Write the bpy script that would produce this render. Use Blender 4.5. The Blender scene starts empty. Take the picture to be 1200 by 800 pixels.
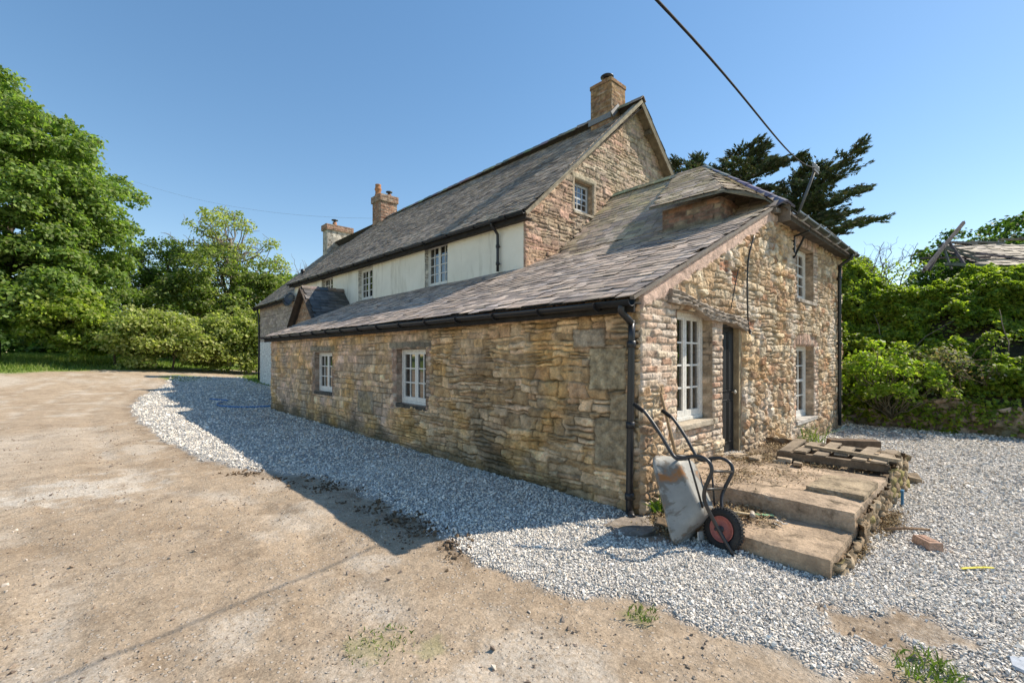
import bpy, bmesh, math, random
import numpy as np
from mathutils import Vector, Matrix
random.seed(7)
SC = bpy.context.scene
COL = SC.collection
rad = math.radians

# ------------------------------------------------------------------ noise
def _hash(ix, iy, seed):
    n = (ix.astype(np.int64) * 374761393 + iy.astype(np.int64) * 668265263 + seed * 974634777) & 0xffffffff
    n = ((n ^ (n >> 13)) * 1274126177) & 0xffffffff
    n = ((n ^ (n >> 16)) * 2246822519) & 0xffffffff
    return ((n ^ (n >> 15)) & 0xffffff) / float(0xffffff)

def noise(x, y, seed=0):
    ix = np.floor(x); iy = np.floor(y); fx = x - ix; fy = y - iy
    ux = fx*fx*fx*(fx*(fx*6-15)+10); uy = fy*fy*fy*(fy*(fy*6-15)+10)
    def g(ax, ay, dx, dy):
        a = _hash(ax, ay, seed) * 2*np.pi
        return np.cos(a)*dx + np.sin(a)*dy
    a = g(ix, iy, fx, fy); b = g(ix+1, iy, fx-1, fy)
    c = g(ix, iy+1, fx, fy-1); d = g(ix+1, iy+1, fx-1, fy-1)
    return ((a + (b-a)*ux) + ((c + (d-c)*ux) - (a + (b-a)*ux))*uy) * 1.4

def fbm(x, y, octv=4, seed=0, gain=.5):
    s = np.zeros_like(x, dtype=float); amp = 1.0
    for o in range(octv):
        s += amp * noise(x*2**o + 17.3*o, y*2**o - 9.1*o, seed + o)
        amp *= gain
    return s

def sstep(a, b, x):
    t = np.clip((x-a)/(b-a), 0, 1)
    return t*t*(3-2*t)

# ------------------------------------------------------------------ mesh helpers
def np_mesh(name, V, F, mat=None, parent=None, col=None, smooth=False, attrs=None):
    """V (n,3); F (m,k) one face size; col (n,3) point colours"""
    me = bpy.data.meshes.new(name)
    V = np.asarray(V, dtype=np.float32); F = np.asarray(F, dtype=np.int32)
    k = F.shape[1]
    me.vertices.add(len(V)); me.vertices.foreach_set('co', V.ravel())
    me.loops.add(F.size); me.loops.foreach_set('vertex_index', F.ravel())
    me.polygons.add(len(F))
    me.polygons.foreach_set('loop_start', np.arange(0, F.size, k, dtype=np.int32))
    me.polygons.foreach_set('loop_total', np.full(len(F), k, dtype=np.int32))
    me.polygons.foreach_set('use_smooth', np.full(len(F), bool(smooth)))
    me.update(calc_edges=True)
    if col is not None:
        a = me.color_attributes.new('col', 'FLOAT_COLOR', 'POINT')
        c = np.ones((len(V), 4), dtype=np.float32); c[:, :3] = col
        a.data.foreach_set('color', c.ravel())
    for nm, arr in (attrs or {}).items():
        a = me.attributes.new(nm, 'FLOAT', 'POINT')
        a.data.foreach_set('value', np.asarray(arr, dtype=np.float32))
    me.validate()
    return link(name, me, mat, parent)

def link(name, me, mat, parent=None):
    o = bpy.data.objects.new(name, me); COL.objects.link(o)
    if mat: me.materials.append(mat)
    if parent: o.parent = parent
    return o

def tag(o, label=None, cat=None, group=None, kind=None):
    if label: o['label'] = label
    if cat: o['category'] = cat
    if group: o['group'] = group
    if kind: o['kind'] = kind
    return o

def thing(name, label, cat, loc=(0, 0, 0), rotz=0, group=None):
    o = bpy.data.objects.new(name, None); COL.objects.link(o)
    o.empty_display_size = .2
    o.location = loc; o.rotation_euler = (0, 0, rotz)
    return tag(o, label, cat, group)

class MB:
    """collects boxes, tubes and polygons into one mesh, with a colour per vertex"""
    def __init__(s): s.v = []; s.f = []; s.c = []; s.sm = []; s.col = (.5, .5, .5)
    def add(s, vs, fs, col=None, sm=False):
        b = len(s.v); s.v += [tuple(p) for p in vs]
        s.f += [tuple(i+b for i in f) for f in fs]
        s.c += [col or s.col]*len(vs); s.sm += [sm]*len(fs)
        return s
    def box(s, lo, hi, col=None, j=0):
        x0, y0, z0 = lo; x1, y1, z1 = hi
        p = [(x0,y0,z0),(x1,y0,z0),(x1,y1,z0),(x0,y1,z0),(x0,y0,z1),(x1,y0,z1),(x1,y1,z1),(x0,y1,z1)]
        if j: p = [tuple(c+random.uniform(-j, j) for c in q) for q in p]
        return s.add(p, [(0,3,2,1),(4,5,6,7),(0,1,5,4),(1,2,6,5),(2,3,7,6),(3,0,4,7)], col)
    def obox(s, c, U, V, W, a, b, d, col=None, j=0):
        """box centred on c with half sizes a, b, d along unit vectors U, V, W"""
        c = Vector(c); U = Vector(U).normalized(); V = Vector(V).normalized(); W = Vector(W).normalized()
        p = []
        for z in (-1, 1):
            for x, y in ((-1,-1),(1,-1),(1,1),(-1,1)):
                q = c + U*a*x + V*b*y + W*d*z
                if j: q += Vector([random.uniform(-j, j) for _ in range(3)])
                p.append(q)
        return s.add(p, [(0,3,2,1),(4,5,6,7),(0,1,5,4),(1,2,6,5),(2,3,7,6),(3,0,4,7)], col)
    def beam(s, p, q, w, h, up=(0,0,1), col=None, j=0):
        p = Vector(p); q = Vector(q); d = (q-p); L = d.length; d.normalize()
        up = Vector(up)
        sd = d.cross(up)
        if sd.length < 1e-4: sd = d.cross(Vector((1,0,0)))
        sd.normalize(); u2 = sd.cross(d)
        return s.obox((p+q)/2, d, sd, u2, L/2, w/2, h/2, col, j)
    def tube(s, pts, r, n=8, col=None, cap=True, sm=True):
        pts = [Vector(p) for p in pts]; m = len(pts)
        rs = r if isinstance(r, (list, tuple)) else [r]*m
        vs = []; prev = None
        for i, p in enumerate(pts):
            t = (pts[min(i+1, m-1)] - pts[max(i-1, 0)]).normalized()
            if prev is None:
                a = t.cross(Vector((0,0,1)))
                if a.length < .05: a = t.cross(Vector((1,0,0)))
            else: a = prev - t*prev.dot(t)
            a.normalize(); prev = a; b = t.cross(a)
            for k in range(n):
                th = 2*math.pi*k/n
                vs.append(p + (a*math.cos(th) + b*math.sin(th))*rs[i])
        fs = []
        for i in range(m-1):
            for k in range(n):
                fs.append((i*n+k, i*n+(k+1)%n, (i+1)*n+(k+1)%n, (i+1)*n+k))
        if cap: fs += [tuple(range(n-1, -1, -1)), tuple(range((m-1)*n, m*n))]
        return s.add(vs, fs, col, sm)
    def lathe(s, prof, org, ax, n=24, col=None, sm=True):
        """revolve (radius, height) pairs about axis ax through org"""
        ax = Vector(ax).normalized(); a = ax.cross(Vector((0,0,1)))
        if a.length < .05: a = ax.cross(Vector((1,0,0)))
        a.normalize(); b = ax.cross(a); org = Vector(org); vs = []
        for r, h in prof:
            for k in range(n):
                th = 2*math.pi*k/n
                vs.append(org + ax*h + (a*math.cos(th)+b*math.sin(th))*r)
        fs = []
        for i in range(len(prof)-1):
            for k in range(n):
                fs.append((i*n+k, i*n+(k+1)%n, (i+1)*n+(k+1)%n, (i+1)*n+k))
        return s.add(vs, fs, col, sm)
    def build(s, name, mat, parent=None, off=(0,0,0), bevel=0):
        me = bpy.data.meshes.new(name)
        o = Vector(off)
        me.from_pydata([tuple(Vector(p)-o) for p in s.v], [], s.f)
        me.polygons.foreach_set('use_smooth', s.sm)
        a = me.color_attributes.new('col', 'FLOAT_COLOR', 'POINT')
        a.data.foreach_set('color', np.array([list(c[:3])+[1] for c in s.c], dtype=np.float32).ravel())
        me.validate(); me.update()
        ob = link(name, me, mat, parent)
        if bevel:
            m = ob.modifiers.new('bevel', 'BEVEL'); m.width = bevel; m.segments = 2; m.limit_method = 'ANGLE'
        return ob

def curve_pts(pts, n=6):
    """Catmull-Rom resample"""
    P = [Vector(p) for p in pts]; P = [P[0]*2-P[1]] + P + [P[-1]*2-P[-2]]; out = []
    for i in range(1, len(P)-2):
        for k in range(n):
            t = k/n
            a, b, c, d = P[i-1], P[i], P[i+1], P[i+2]
            out.append(.5*((2*b) + (c-a)*t + (2*a-5*b+4*c-d)*t*t + (3*b-a-3*c+d)*t**3))
    out.append(P[-2]); return out

# ------------------------------------------------------------------ materials
class NT:
    def __init__(s, name):
        s.m = bpy.data.materials.new(name); s.m.use_nodes = True
        s.t = s.m.node_tree; s.t.nodes.clear()
        s.out = s.n('ShaderNodeOutputMaterial'); s.b = s.n('ShaderNodeBsdfPrincipled')
        s.l(s.b.outputs[0], s.out.inputs[0])
        s.b.inputs['Specular IOR Level'].default_value = .3
    def n(s, t, **kw):
        x = s.t.nodes.new(t)
        for k, v in kw.items(): setattr(x, k, v)
        return x
    def l(s, a, b): s.t.links.new(a, b)
    def val(s, sock, v):
        if hasattr(v, 'is_output') or isinstance(v, bpy.types.NodeSocket): s.l(v, sock)
        else: sock.default_value = v
    def coord(s): return s.n('ShaderNodeTexCoord').outputs['Object']
    def attr(s, nm, fac=False):
        a = s.n('ShaderNodeAttribute'); a.attribute_name = nm
        return a.outputs['Fac' if fac else 'Color']
    def noise(s, scale, det=6, rough=.6, vec=None, dist=0):
        x = s.n('ShaderNodeTexNoise'); x.inputs['Scale'].default_value = scale
        x.inputs['Detail'].default_value = det; x.inputs['Roughness'].default_value = rough
        x.inputs['Distortion'].default_value = dist
        s.l(vec or s.coord(), x.inputs['Vector']); return x.outputs['Fac']
    def voro(s, scale, feat='F1', out='Distance', vec=None, rnd=1):
        x = s.n('ShaderNodeTexVoronoi'); x.feature = feat; x.inputs['Scale'].default_value = scale
        x.inputs['Randomness'].default_value = rnd
        s.l(vec or s.coord(), x.inputs['Vector']); return x.outputs[out]
    def ramp(s, fac, stops):
        r = s.n('ShaderNodeValToRGB'); el = r.color_ramp.elements
        while len(el) < len(stops): el.new(.5)
        for e, (p, c) in zip(el, stops):
            e.position = p; e.color = (c, c, c, 1) if isinstance(c, (int, float)) else (*c, 1)
        s.l(fac, r.inputs[0]); return r.outputs[0]
    def mix(s, fac, a, b, mode='MIX'):
        x = s.n('ShaderNodeMix'); x.data_type = 'RGBA'; x.blend_type = mode
        s.val(x.inputs[0], fac)
        for sock, v in ((x.inputs[6], a), (x.inputs[7], b)):
            if isinstance(v, (tuple, list)): v = (*v[:3], 1)
            s.val(sock, v)
        return x.outputs[2]
    def math(s, op, a, b=0.0):
        x = s.n('ShaderNodeMath'); x.operation = op
        s.val(x.inputs[0], a); s.val(x.inputs[1], b); return x.outputs[0]
    def scale(s, vec, sc):
        x = s.n('ShaderNodeMapping'); x.inputs['Scale'].default_value = sc
        s.l(vec, x.inputs['Vector']); return x.outputs[0]
    def bump(s, h, strength=.5, dist=.02, prev=None):
        x = s.n('ShaderNodeBump'); x.inputs['Strength'].default_value = strength
        x.inputs['Distance'].default_value = dist; s.l(h, x.inputs['Height'])
        if prev: s.l(prev, x.inputs['Normal'])
        s.l(x.outputs[0], s.b.inputs['Normal']); return x.outputs[0]
    def col(s, c): s.val(s.b.inputs['Base Color'], (*c, 1) if isinstance(c, (tuple, list)) else c)
    def rough(s, r): s.val(s.b.inputs['Roughness'], r)

def attr_mat(name, rough=.9, lo=.72, hi=1.25, scale=9, fine=60, bump=.4, bdist=.012, spec=.25, metal=0, blot=None, blot_at=(.56, .68), blot_scale=3):
    """material coloured by the mesh's own 'col' attribute, weathered with noise"""
    t = NT(name); c = t.attr('col')
    c = t.mix(1, c, t.ramp(t.noise(scale), [(.3, lo), (.7, hi)]), 'MULTIPLY')
    c = t.mix(1, c, t.ramp(t.noise(fine, 3), [(.3, .82), (.7, 1.15)]), 'MULTIPLY')
    if blot: c = t.mix(t.ramp(t.noise(blot_scale, 8, .65), [(blot_at[0], 0.), (blot_at[1], 1.)]), c, blot)
    t.col(c); t.rough(rough); t.b.inputs['Specular IOR Level'].default_value = spec
    t.b.inputs['Metallic'].default_value = metal
    if bump:
        h = t.math('ADD', t.noise(fine, 5, .7), t.math('MULTIPLY', t.noise(scale*2, 5), 1.5))
        t.bump(h, bump, bdist)
    return t.m

M = {}
M['stone'] = attr_mat('rubble_stone', .92, .62, 1.36, 8, 48, .75, .018)
M['brick'] = attr_mat('old_brick', .92, .65, 1.3, 10, 60, .6, .010)
M['slate'] = attr_mat('weathered_slate', .75, .8, 1.22, 6, 45, .35, .006, .3, blot=(.42, .37, .24), blot_at=(.61, .72), blot_scale=9)
M['slate_dark'] = attr_mat('dark_slate', .5, .7, 1.3, 6, 40, .25, .006, .5)
M['wood'] = attr_mat('weathered_timber', .9, .6, 1.35, 6, 50, .5, .01)
M['concrete'] = attr_mat('stained_concrete', .95, .55, 1.4, 4.5, 38, .8, .016, blot=(.10, .078, .048), blot_at=(.54, .68), blot_scale=5)
M['paint'] = attr_mat('painted_wood', .5, .9, 1.06, 8, 40, .08, .003, .4)
M['black'] = attr_mat('black_pipe', .38, .75, 1.3, 9, 60, .08, .003, .5)
M['metal'] = attr_mat('worn_metal', .5, .8, 1.2, 14, 70, .12, .004, .5)
M['rubber'] = attr_mat('rubber', .85, .8, 1.3, 20, 80, .2, .004)
M['plastic'] = attr_mat('plastic', .45, .92, 1.08, 20, 60, .05, .003, .45)
M['pebble'] = attr_mat('limestone_chip', .9, .85, 1.12, 30, 120, 0)
M['bark'] = attr_mat('bark', .95, .6, 1.35, 5, 30, .7, .03)
M['litter'] = attr_mat('dry_leaf_litter', .95, .7, 1.3, 20, 60, 0)

def glass_mat():
    t = NT('window_glass'); t.col((.022, .022, .02)); t.rough(.03)
    t.b.inputs['IOR'].default_value = 2.1; t.b.inputs['Specular IOR Level'].default_value = .6
    t.bump(t.noise(2.2, 2), .06, .02)
    return t.m
M['glass'] = glass_mat()

def render_mat():
    t = NT('white_lime_render')
    v = t.coord()
    c = t.mix(t.ramp(t.noise(1.1, 8, .65), [(.35, 0.), (.68, 1.)]), (.90, .85, .72), (.80, .755, .63))
    streak = t.noise(1., 6, .7, t.scale(v, (3, 3, .5)))
    c = t.mix(t.ramp(streak, [(.52, 0.), (.70, .6)]), c, (.50, .45, .34))
    c = t.mix(t.ramp(t.noise(3.2, 10, .75), [(.645, 0.), (.675, .75)]), c, (.33, .28, .22))
    t.col(c); t.rough(.9); t.bump(t.math('ADD', t.noise(30, 5), t.noise(5, 5)), .35, .012)
    return t.m
M['render'] = render_mat()

def leaf_mat(name, trans=.55, rough=.55):
    t = NT(name); c = t.attr('col')
    t.col(c); t.rough(rough); t.b.inputs['Specular IOR Level'].default_value = .4
    tr = t.n('ShaderNodeBsdfTranslucent'); mx = t.n('ShaderNodeMixShader'); mx.inputs[0].default_value = trans
    tc = t.mix(1, c, (1.15, 1.3, .55), 'MULTIPLY'); t.l(tc, tr.inputs[0])
    t.l(t.b.outputs[0], mx.inputs[1]); t.l(tr.outputs[0], mx.inputs[2]); t.l(mx.outputs[0], t.out.inputs[0])
    return t.m
M['leaf'] = leaf_mat('broad_leaf')
M['ivy'] = leaf_mat('ivy_leaf', .55)
M['needle'] = leaf_mat('cypress_needle', .15, .7)
M['grass'] = leaf_mat('grass_blade', .4, .6)

def tray_mat():
    t = NT('galvanised_rusty_tray')
    c = t.mix(t.ramp(t.noise(9, 6, .6), [(.3, 0.), (.7, 1.)]), (.27, .268, .245), (.36, .352, .32))
    n = t.noise(3.2, 9, .62, dist=.3)
    c = t.mix(t.ramp(n, [(.505, 0.), (.535, 1.)]), c, (.20, .18, .15))
    rust = t.mix(t.noise(14, 5), (.30, .115, .035), (.40, .20, .075))
    c = t.mix(t.ramp(n, [(.55, 0.), (.62, 1.)]), c, rust)
    t.col(c); t.rough(.6); t.b.inputs['Metallic'].default_value = .15
    t.bump(t.math('ADD', t.math('MULTIPLY', t.noise(5, 3), 3.0), t.noise(30, 4)), .25, .006); return t.m
M['tray'] = tray_mat()

def ground_mat():
    t = NT('drive_ground'); v = t.coord()
    gv = t.attr('gravel', True); gr = t.attr('grass', True); pale = t.attr('pale', True); dark = t.attr('dark', True)
    # dirt
    d = t.mix(t.ramp(t.noise(.55, 9, .62), [(.34, 0.), (.66, 1.)]), (.505, .395, .28), (.42, .32, .22))
    d = t.mix(t.ramp(t.noise(2.6, 10, .75), [(.47, 0.), (.72, .85)]), d, (.27, .195, .125))
    d = t.mix(t.ramp(t.noise(1.7, 12, .78), [(.53, 0.), (.66, .65)]), d, (.56, .46, .35))
    d = t.mix(1, d, t.ramp(t.noise(15, 8, .8), [(.3, .70), (.68, 1.22)]), 'MULTIPLY')
    d = t.mix(1, d, t.ramp(t.noise(62, 5, .8), [(.28, .55), (.70, 1.28)]), 'MULTIPLY')
    d = t.mix(t.ramp(t.noise(38, 3, .6), [(.66, 0.), (.72, .8)]), d, (.17, .12, .075))
    gm = t.ramp(t.noise(30, 6, .8), [(.40, 0.), (.58, 1.)])
    pm = t.math('MULTIPLY', pale, t.math('ADD', t.math('MULTIPLY', gm, .8), .2))
    d = t.mix(pm, d, (.63, .58, .50))
    d = t.mix(t.math('MULTIPLY', dark, t.math('ADD', t.math('MULTIPLY', t.ramp(t.noise(22, 7, .8), [(.38, 1.), (.60, 0.)]), .85), .15)), d, (.13, .088, .052))
    # pebbles sprinkled over the dirt
    pd = t.voro(34); pc = t.voro(34, out='Color')
    sel = t.math('MULTIPLY', t.ramp(pd, [(.26, 1.), (.36, 0.)]), t.ramp(pc, [(.52, 0.), (.58, 1.)]))
    sel = t.math('MULTIPLY', sel, t.ramp(t.noise(1.1, 5), [(.36, .15), (.6, 1.)]))
    d = t.mix(sel, d, t.mix(t.voro(34, out='Color'), (.20, .165, .135), (.66, .58, .48)))
    # gravel
    gc = t.voro(42, out='Color'); ge = t.voro(42, 'DISTANCE_TO_EDGE')
    g = t.mix(t.ramp(gc, [(.1, 0.), (.9, 1.)]), (.54, .52, .48), (.92, .885, .83))
    g = t.mix(1, g, t.ramp(ge, [(.0, .4), (.14, 1.)]), 'MULTIPLY')
    g = t.mix(1, g, t.ramp(t.noise(.9, 6), [(.3, .86), (.7, 1.1)]), 'MULTIPLY')
    c = t.mix(gv, d, g)
    gg = t.mix(t.noise(1.3, 7, .7), (.11, .17, .035), (.24, .29, .08))
    c = t.mix(gr, c, gg)
    t.col(c); t.rough(.95); t.b.inputs['Specular IOR Level'].default_value = .15
    hd = t.math('ADD', t.math('MULTIPLY', t.noise(26, 8, .75), 1.1), t.math('MULTIPLY', sel, .8))
    hg = t.math('MULTIPLY', t.ramp(ge, [(0., 0.), (.3, 1.)]), 1.6)
    hm = t.n('ShaderNodeMix'); hm.data_type = 'FLOAT'
    t.l(gv, hm.inputs[0]); t.l(hd, hm.inputs[2]); t.l(hg, hm.inputs[3])
    t.bump(hm.outputs[0], .9, .018)
    return t.m
M['ground'] = ground_mat()

# ------------------------------------------------------------------ masonry panels
def hrand(i, s):
    return _hash(np.asarray(i), np.asarray(i)*0 + s, 91)

def coursed(u, z, seed, h=(.07, .16), w=(.16, .5), warp=.02, split=.35):
    rng = np.random.RandomState(seed)
    uu = u + warp*1.3*fbm(u*2.3, z*4, 3, seed) ; zz = z + warp*fbm(u*1.3, z*3, 3, seed+5) + warp*.35*noise(u*8, z*12, seed+8)
    lo = zz.min()-.3; hi = zz.max()+.3
    edges = [lo]
    while edges[-1] < hi: edges.append(edges[-1] + rng.uniform(*h))
    edges = np.array(edges)
    r = np.clip(np.searchsorted(edges, zz)-1, 0, len(edges)-2)
    ids = np.zeros(u.shape, dtype=np.int64); d = np.zeros(u.shape)
    for k in range(len(edges)-1):
        m = r == k
        if not m.any(): continue
        x = uu[m]; zr = zz[m]; ce = [x.min()-rng.uniform(.02, .4)]
        hh = edges[k+1]-edges[k]
        while ce[-1] < x.max()+.01: ce.append(ce[-1] + rng.uniform(*w)*(1.25 if hh < sum(h)/2 else .85))
        ce = np.array(ce); q = np.clip(np.searchsorted(ce, x)-1, 0, len(ce)-2)
        z0 = np.full(x.shape, edges[k]); z1 = np.full(x.shape, edges[k+1])
        sid = k*4096 + q*4
        sp = (_hash(q, q*0+k, seed+3) < split) & (hh > h[0]*1.25)
        zm = edges[k] + hh*(.35+.3*_hash(q, q*0+k, seed+4)); up = sp & (zr > zm)
        dn = sp & ~up
        z0 = np.where(up, zm, z0); z1 = np.where(dn, zm, z1); sid = sid + up*1
        dd = np.minimum(np.minimum(x-ce[q], ce[q+1]-x), np.minimum(zr-z0, z1-zr))
        ids[m] = sid; d[m] = dd
    return ids, d

def rubble(u, z, seed, cu=.2, cz=.13, warp=.03):
    U = (u + warp*fbm(u*4, z*4, 3, seed))/cu; Z = (z + warp*fbm(u*4+9, z*5, 3, seed+3))/cz
    iu = np.floor(U); iz = np.floor(Z)
    f1 = np.full(u.shape, 9.); f2 = np.full(u.shape, 9.); ids = np.zeros(u.shape, dtype=np.int64)
    for a in (-2, -1, 0, 1, 2):
        for b in (-1, 0, 1):
            cx = iu+a; cy = iz+b
            px = cx + .12+.76*_hash(cx, cy, seed); py = cy + .12+.76*_hash(cx, cy, seed+1)
            ds = np.hypot((U-px)*.95, (Z-py)*1.05) - .22*_hash(cx, cy, seed+2)
            n1 = ds < f1
            f2 = np.where(n1, f1, np.minimum(f2, ds)); f1 = np.where(n1, ds, f1)
            ids = np.where(n1, (cx*7919 + cy*104729).astype(np.int64), ids)
    return ids, (f2-f1)*.5*min(cu, cz)

def bricks(u, z, seed, bw=.225, bh=.075, warp=.006):
    uu = u + warp*fbm(u*5, z*5, 2, seed); zz = z + warp*fbm(u*4, z*6, 2, seed+2)
    r = np.floor(zz/bh); x = uu/bw + (r % 2)*.5; q = np.floor(x)
    d = np.minimum(np.minimum(x-q, 1-(x-q))*bw, np.minimum(zz/bh-r, 1-(zz/bh-r))*bh)
    return (r*5003 + q).astype(np.int64) & 0xffffff, d

PAL_LONG = np.array([(0.68, 0.457, 0.237), (0.563, 0.38, 0.202), (0.771, 0.532, 0.3), (0.624, 0.456, 0.283), (0.444, 0.304, 0.167), (0.845, 0.596, 0.362), (0.697, 0.481, 0.305), (0.531, 0.343, 0.171), (0.635, 0.407, 0.233), (0.743, 0.543, 0.347)])
PAL_PINK = np.array([(0.677, 0.464, 0.328), (0.607, 0.426, 0.304), (0.749, 0.538, 0.405), (0.564, 0.402, 0.282), (0.677, 0.475, 0.297), (0.523, 0.375, 0.26)])
PAL_GABLE = np.array([(0.56, 0.391, 0.232), (0.459, 0.298, 0.169), (0.653, 0.493, 0.311), (0.523, 0.356, 0.203), (0.67, 0.528, 0.354), (0.351, 0.227, 0.139), (0.477, 0.279, 0.16), (0.613, 0.449, 0.281), (0.414, 0.285, 0.172), (0.699, 0.572, 0.4)])
PAL_BRICK = np.array([(0.589, 0.421, 0.299), (0.659, 0.489, 0.362), (0.566, 0.409, 0.297), (0.688, 0.564, 0.433), (0.641, 0.519, 0.373), (0.537, 0.334, 0.226), (0.688, 0.564, 0.451), (0.627, 0.487, 0.352)])
PAL_OLDBRICK = np.array([(.33,.18,.11),(.27,.15,.10),(.38,.24,.15),(.30,.20,.13),(.24,.15,.11),(.36,.27,.18)])
PAL_PALEBRICK = np.array([(.44,.37,.30),(.38,.31,.25),(.48,.40,.33),(.40,.33,.29)])
PAL_MG = np.array([(0.518, 0.416, 0.297), (0.442, 0.328, 0.235), (0.556, 0.422, 0.323), (0.485, 0.354, 0.273), (0.59, 0.484, 0.362), (0.403, 0.314, 0.228), (0.524, 0.369, 0.288), (0.382, 0.302, 0.231)])

def pick(ids, pal, seed):
    k = (hrand(ids, seed)*len(pal)).astype(int).clip(0, len(pal)-1)
    b = .78 + .44*hrand(ids, seed+1)
    return pal[k]*b[..., None]

def panel(name, org, U, V, w, top, layout, mat, parent, s=.012, openings=(), N=None, taper=True, w0=0., v0=0., side_top=None):
    """masonry face: grid of width w, height max(top) trimmed to the top profile, with real relief.
    layout(u, v) -> colour (..,3), height (..)"""
    U = Vector(U).normalized(); V = Vector(V).normalized(); N = Vector(N) if N else U.cross(V)
    tf = top if callable(top) else (lambda x: np.full_like(x, float(top)))
    probe = np.linspace(w0, w0+w, 200); H = tf(probe).max()
    ue = {w0, w0+w}; ve = {v0, H}
    for (a, b, c, d) in openings: ue |= {a, b}; ve |= {c, d}
    def fill(es):
        es = sorted(es); out = [es[0]]
        for a, b in zip(es, es[1:]):
            n = max(1, int(round((b-a)/s))); out += list(np.linspace(a, b, n+1)[1:])
        return np.array(out)
    us = fill(ue); vs = fill(ve)
    u, v = np.meshgrid(us, vs)
    T = tf(u); vv = np.minimum(v, T)
    c, h = layout(u, vv)
    if taper:
        e = np.minimum(np.minimum(u-w0, w0+w-u)*1.0, 1)
        for (a, b, q, r) in openings:
            du = np.maximum(np.maximum(a-u, u-b), 0); dv = np.maximum(np.maximum(q-v, v-r), 0)
            e = np.minimum(e, np.hypot(du, dv))
        h = h*sstep(-.004, .035, e) - .012*(1-sstep(0, .03, e))
    P = np.array(org)[None, None, :] + u[..., None]*np.array(U) + vv[..., None]*np.array(V) + h[..., None]*np.array(N)
    ny, nx = u.shape
    idx = np.arange(ny*nx).reshape(ny, nx)
    F = np.stack([idx[:-1, :-1], idx[:-1, 1:], idx[1:, 1:], idx[1:, :-1]], -1)
    uc = (us[:-1]+us[1:])/2; vc = (vs[:-1]+vs[1:])/2
    keep = vs[:-1][:, None] < tf(uc)[None, :]-1e-4
    for (a, b, q, r) in openings:
        keep &= ~((uc[None, :] > a) & (uc[None, :] < b) & (vc[:, None] > q) & (vc[:, None] < r))
    F = F[keep]
    used = np.zeros(ny*nx, bool); used[F.ravel()] = True
    remap = np.cumsum(used)-1
    return np_mesh(name, P.reshape(-1, 3)[used], remap[F], mat, parent, c.reshape(-1, 3)[used], smooth=True)

MORTAR = np.array((.40, .33, .24))
def finish(u, v, ids, d, col, amp, seed, mortar=MORTAR, joint=.008, smear=.0, fine=.006):
    """stone ids + edge distance + stone colour -> colour and height"""
    n1 = fbm(u*9, v*9, 4, seed+31); n2 = fbm(u*1.2, v*1.6, 4, seed+41); n3 = fbm(u*30, v*34, 3, seed+47)
    jt = joint*(1+.8*n2+.5*n1)
    k = sstep(0, np.maximum(jt, .002)*1.6, d)
    sm = sstep(.05, .5, n2+.35*n1-.25+smear) if smear else 0
    rr = hrand(ids, seed+7)
    h = k*amp*(.35+.9*rr) + amp*.5*n1*k*.5 + fine*n3
    # each stone leans a little
    h += k*amp*.5*(hrand(ids, seed+9)-.5)*np.sin((u*7+v*9)+rr*6)
    col = col*(1+.28*n1[..., None]*.9 + .14*n3[..., None])
    mc = mortar*(1+.22*n1[..., None])
    c = mc + (col-mc)*k[..., None]
    if smear:
        c = c + (mc*1.02-c)*(sm*.75)[..., None]; h = h*(1-.6*sm)
    op = sstep(.013, .002, d)*sstep(-.05, .25, n2+.5*n1)
    c = c*(1-.55*op)[..., None]; h = h - .016*op
    return np.clip(c, .01, .95), h

def over(base, c, h, m):
    bc, bh = base
    return bc + (c-bc)*m[..., None], bh + (h-bh)*m

def reg(u, v, a, b, c, d, seed, soft=.03, wob=.06):
    """soft edged rectangle mask with a wobbling toothed edge"""
    n = wob*fbm(u*5, v*5, 3, seed)
    e = np.minimum(np.minimum(u-a, b-u), np.minimum(v-c, d-v)) + n
    return sstep(-soft, soft, e)

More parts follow.
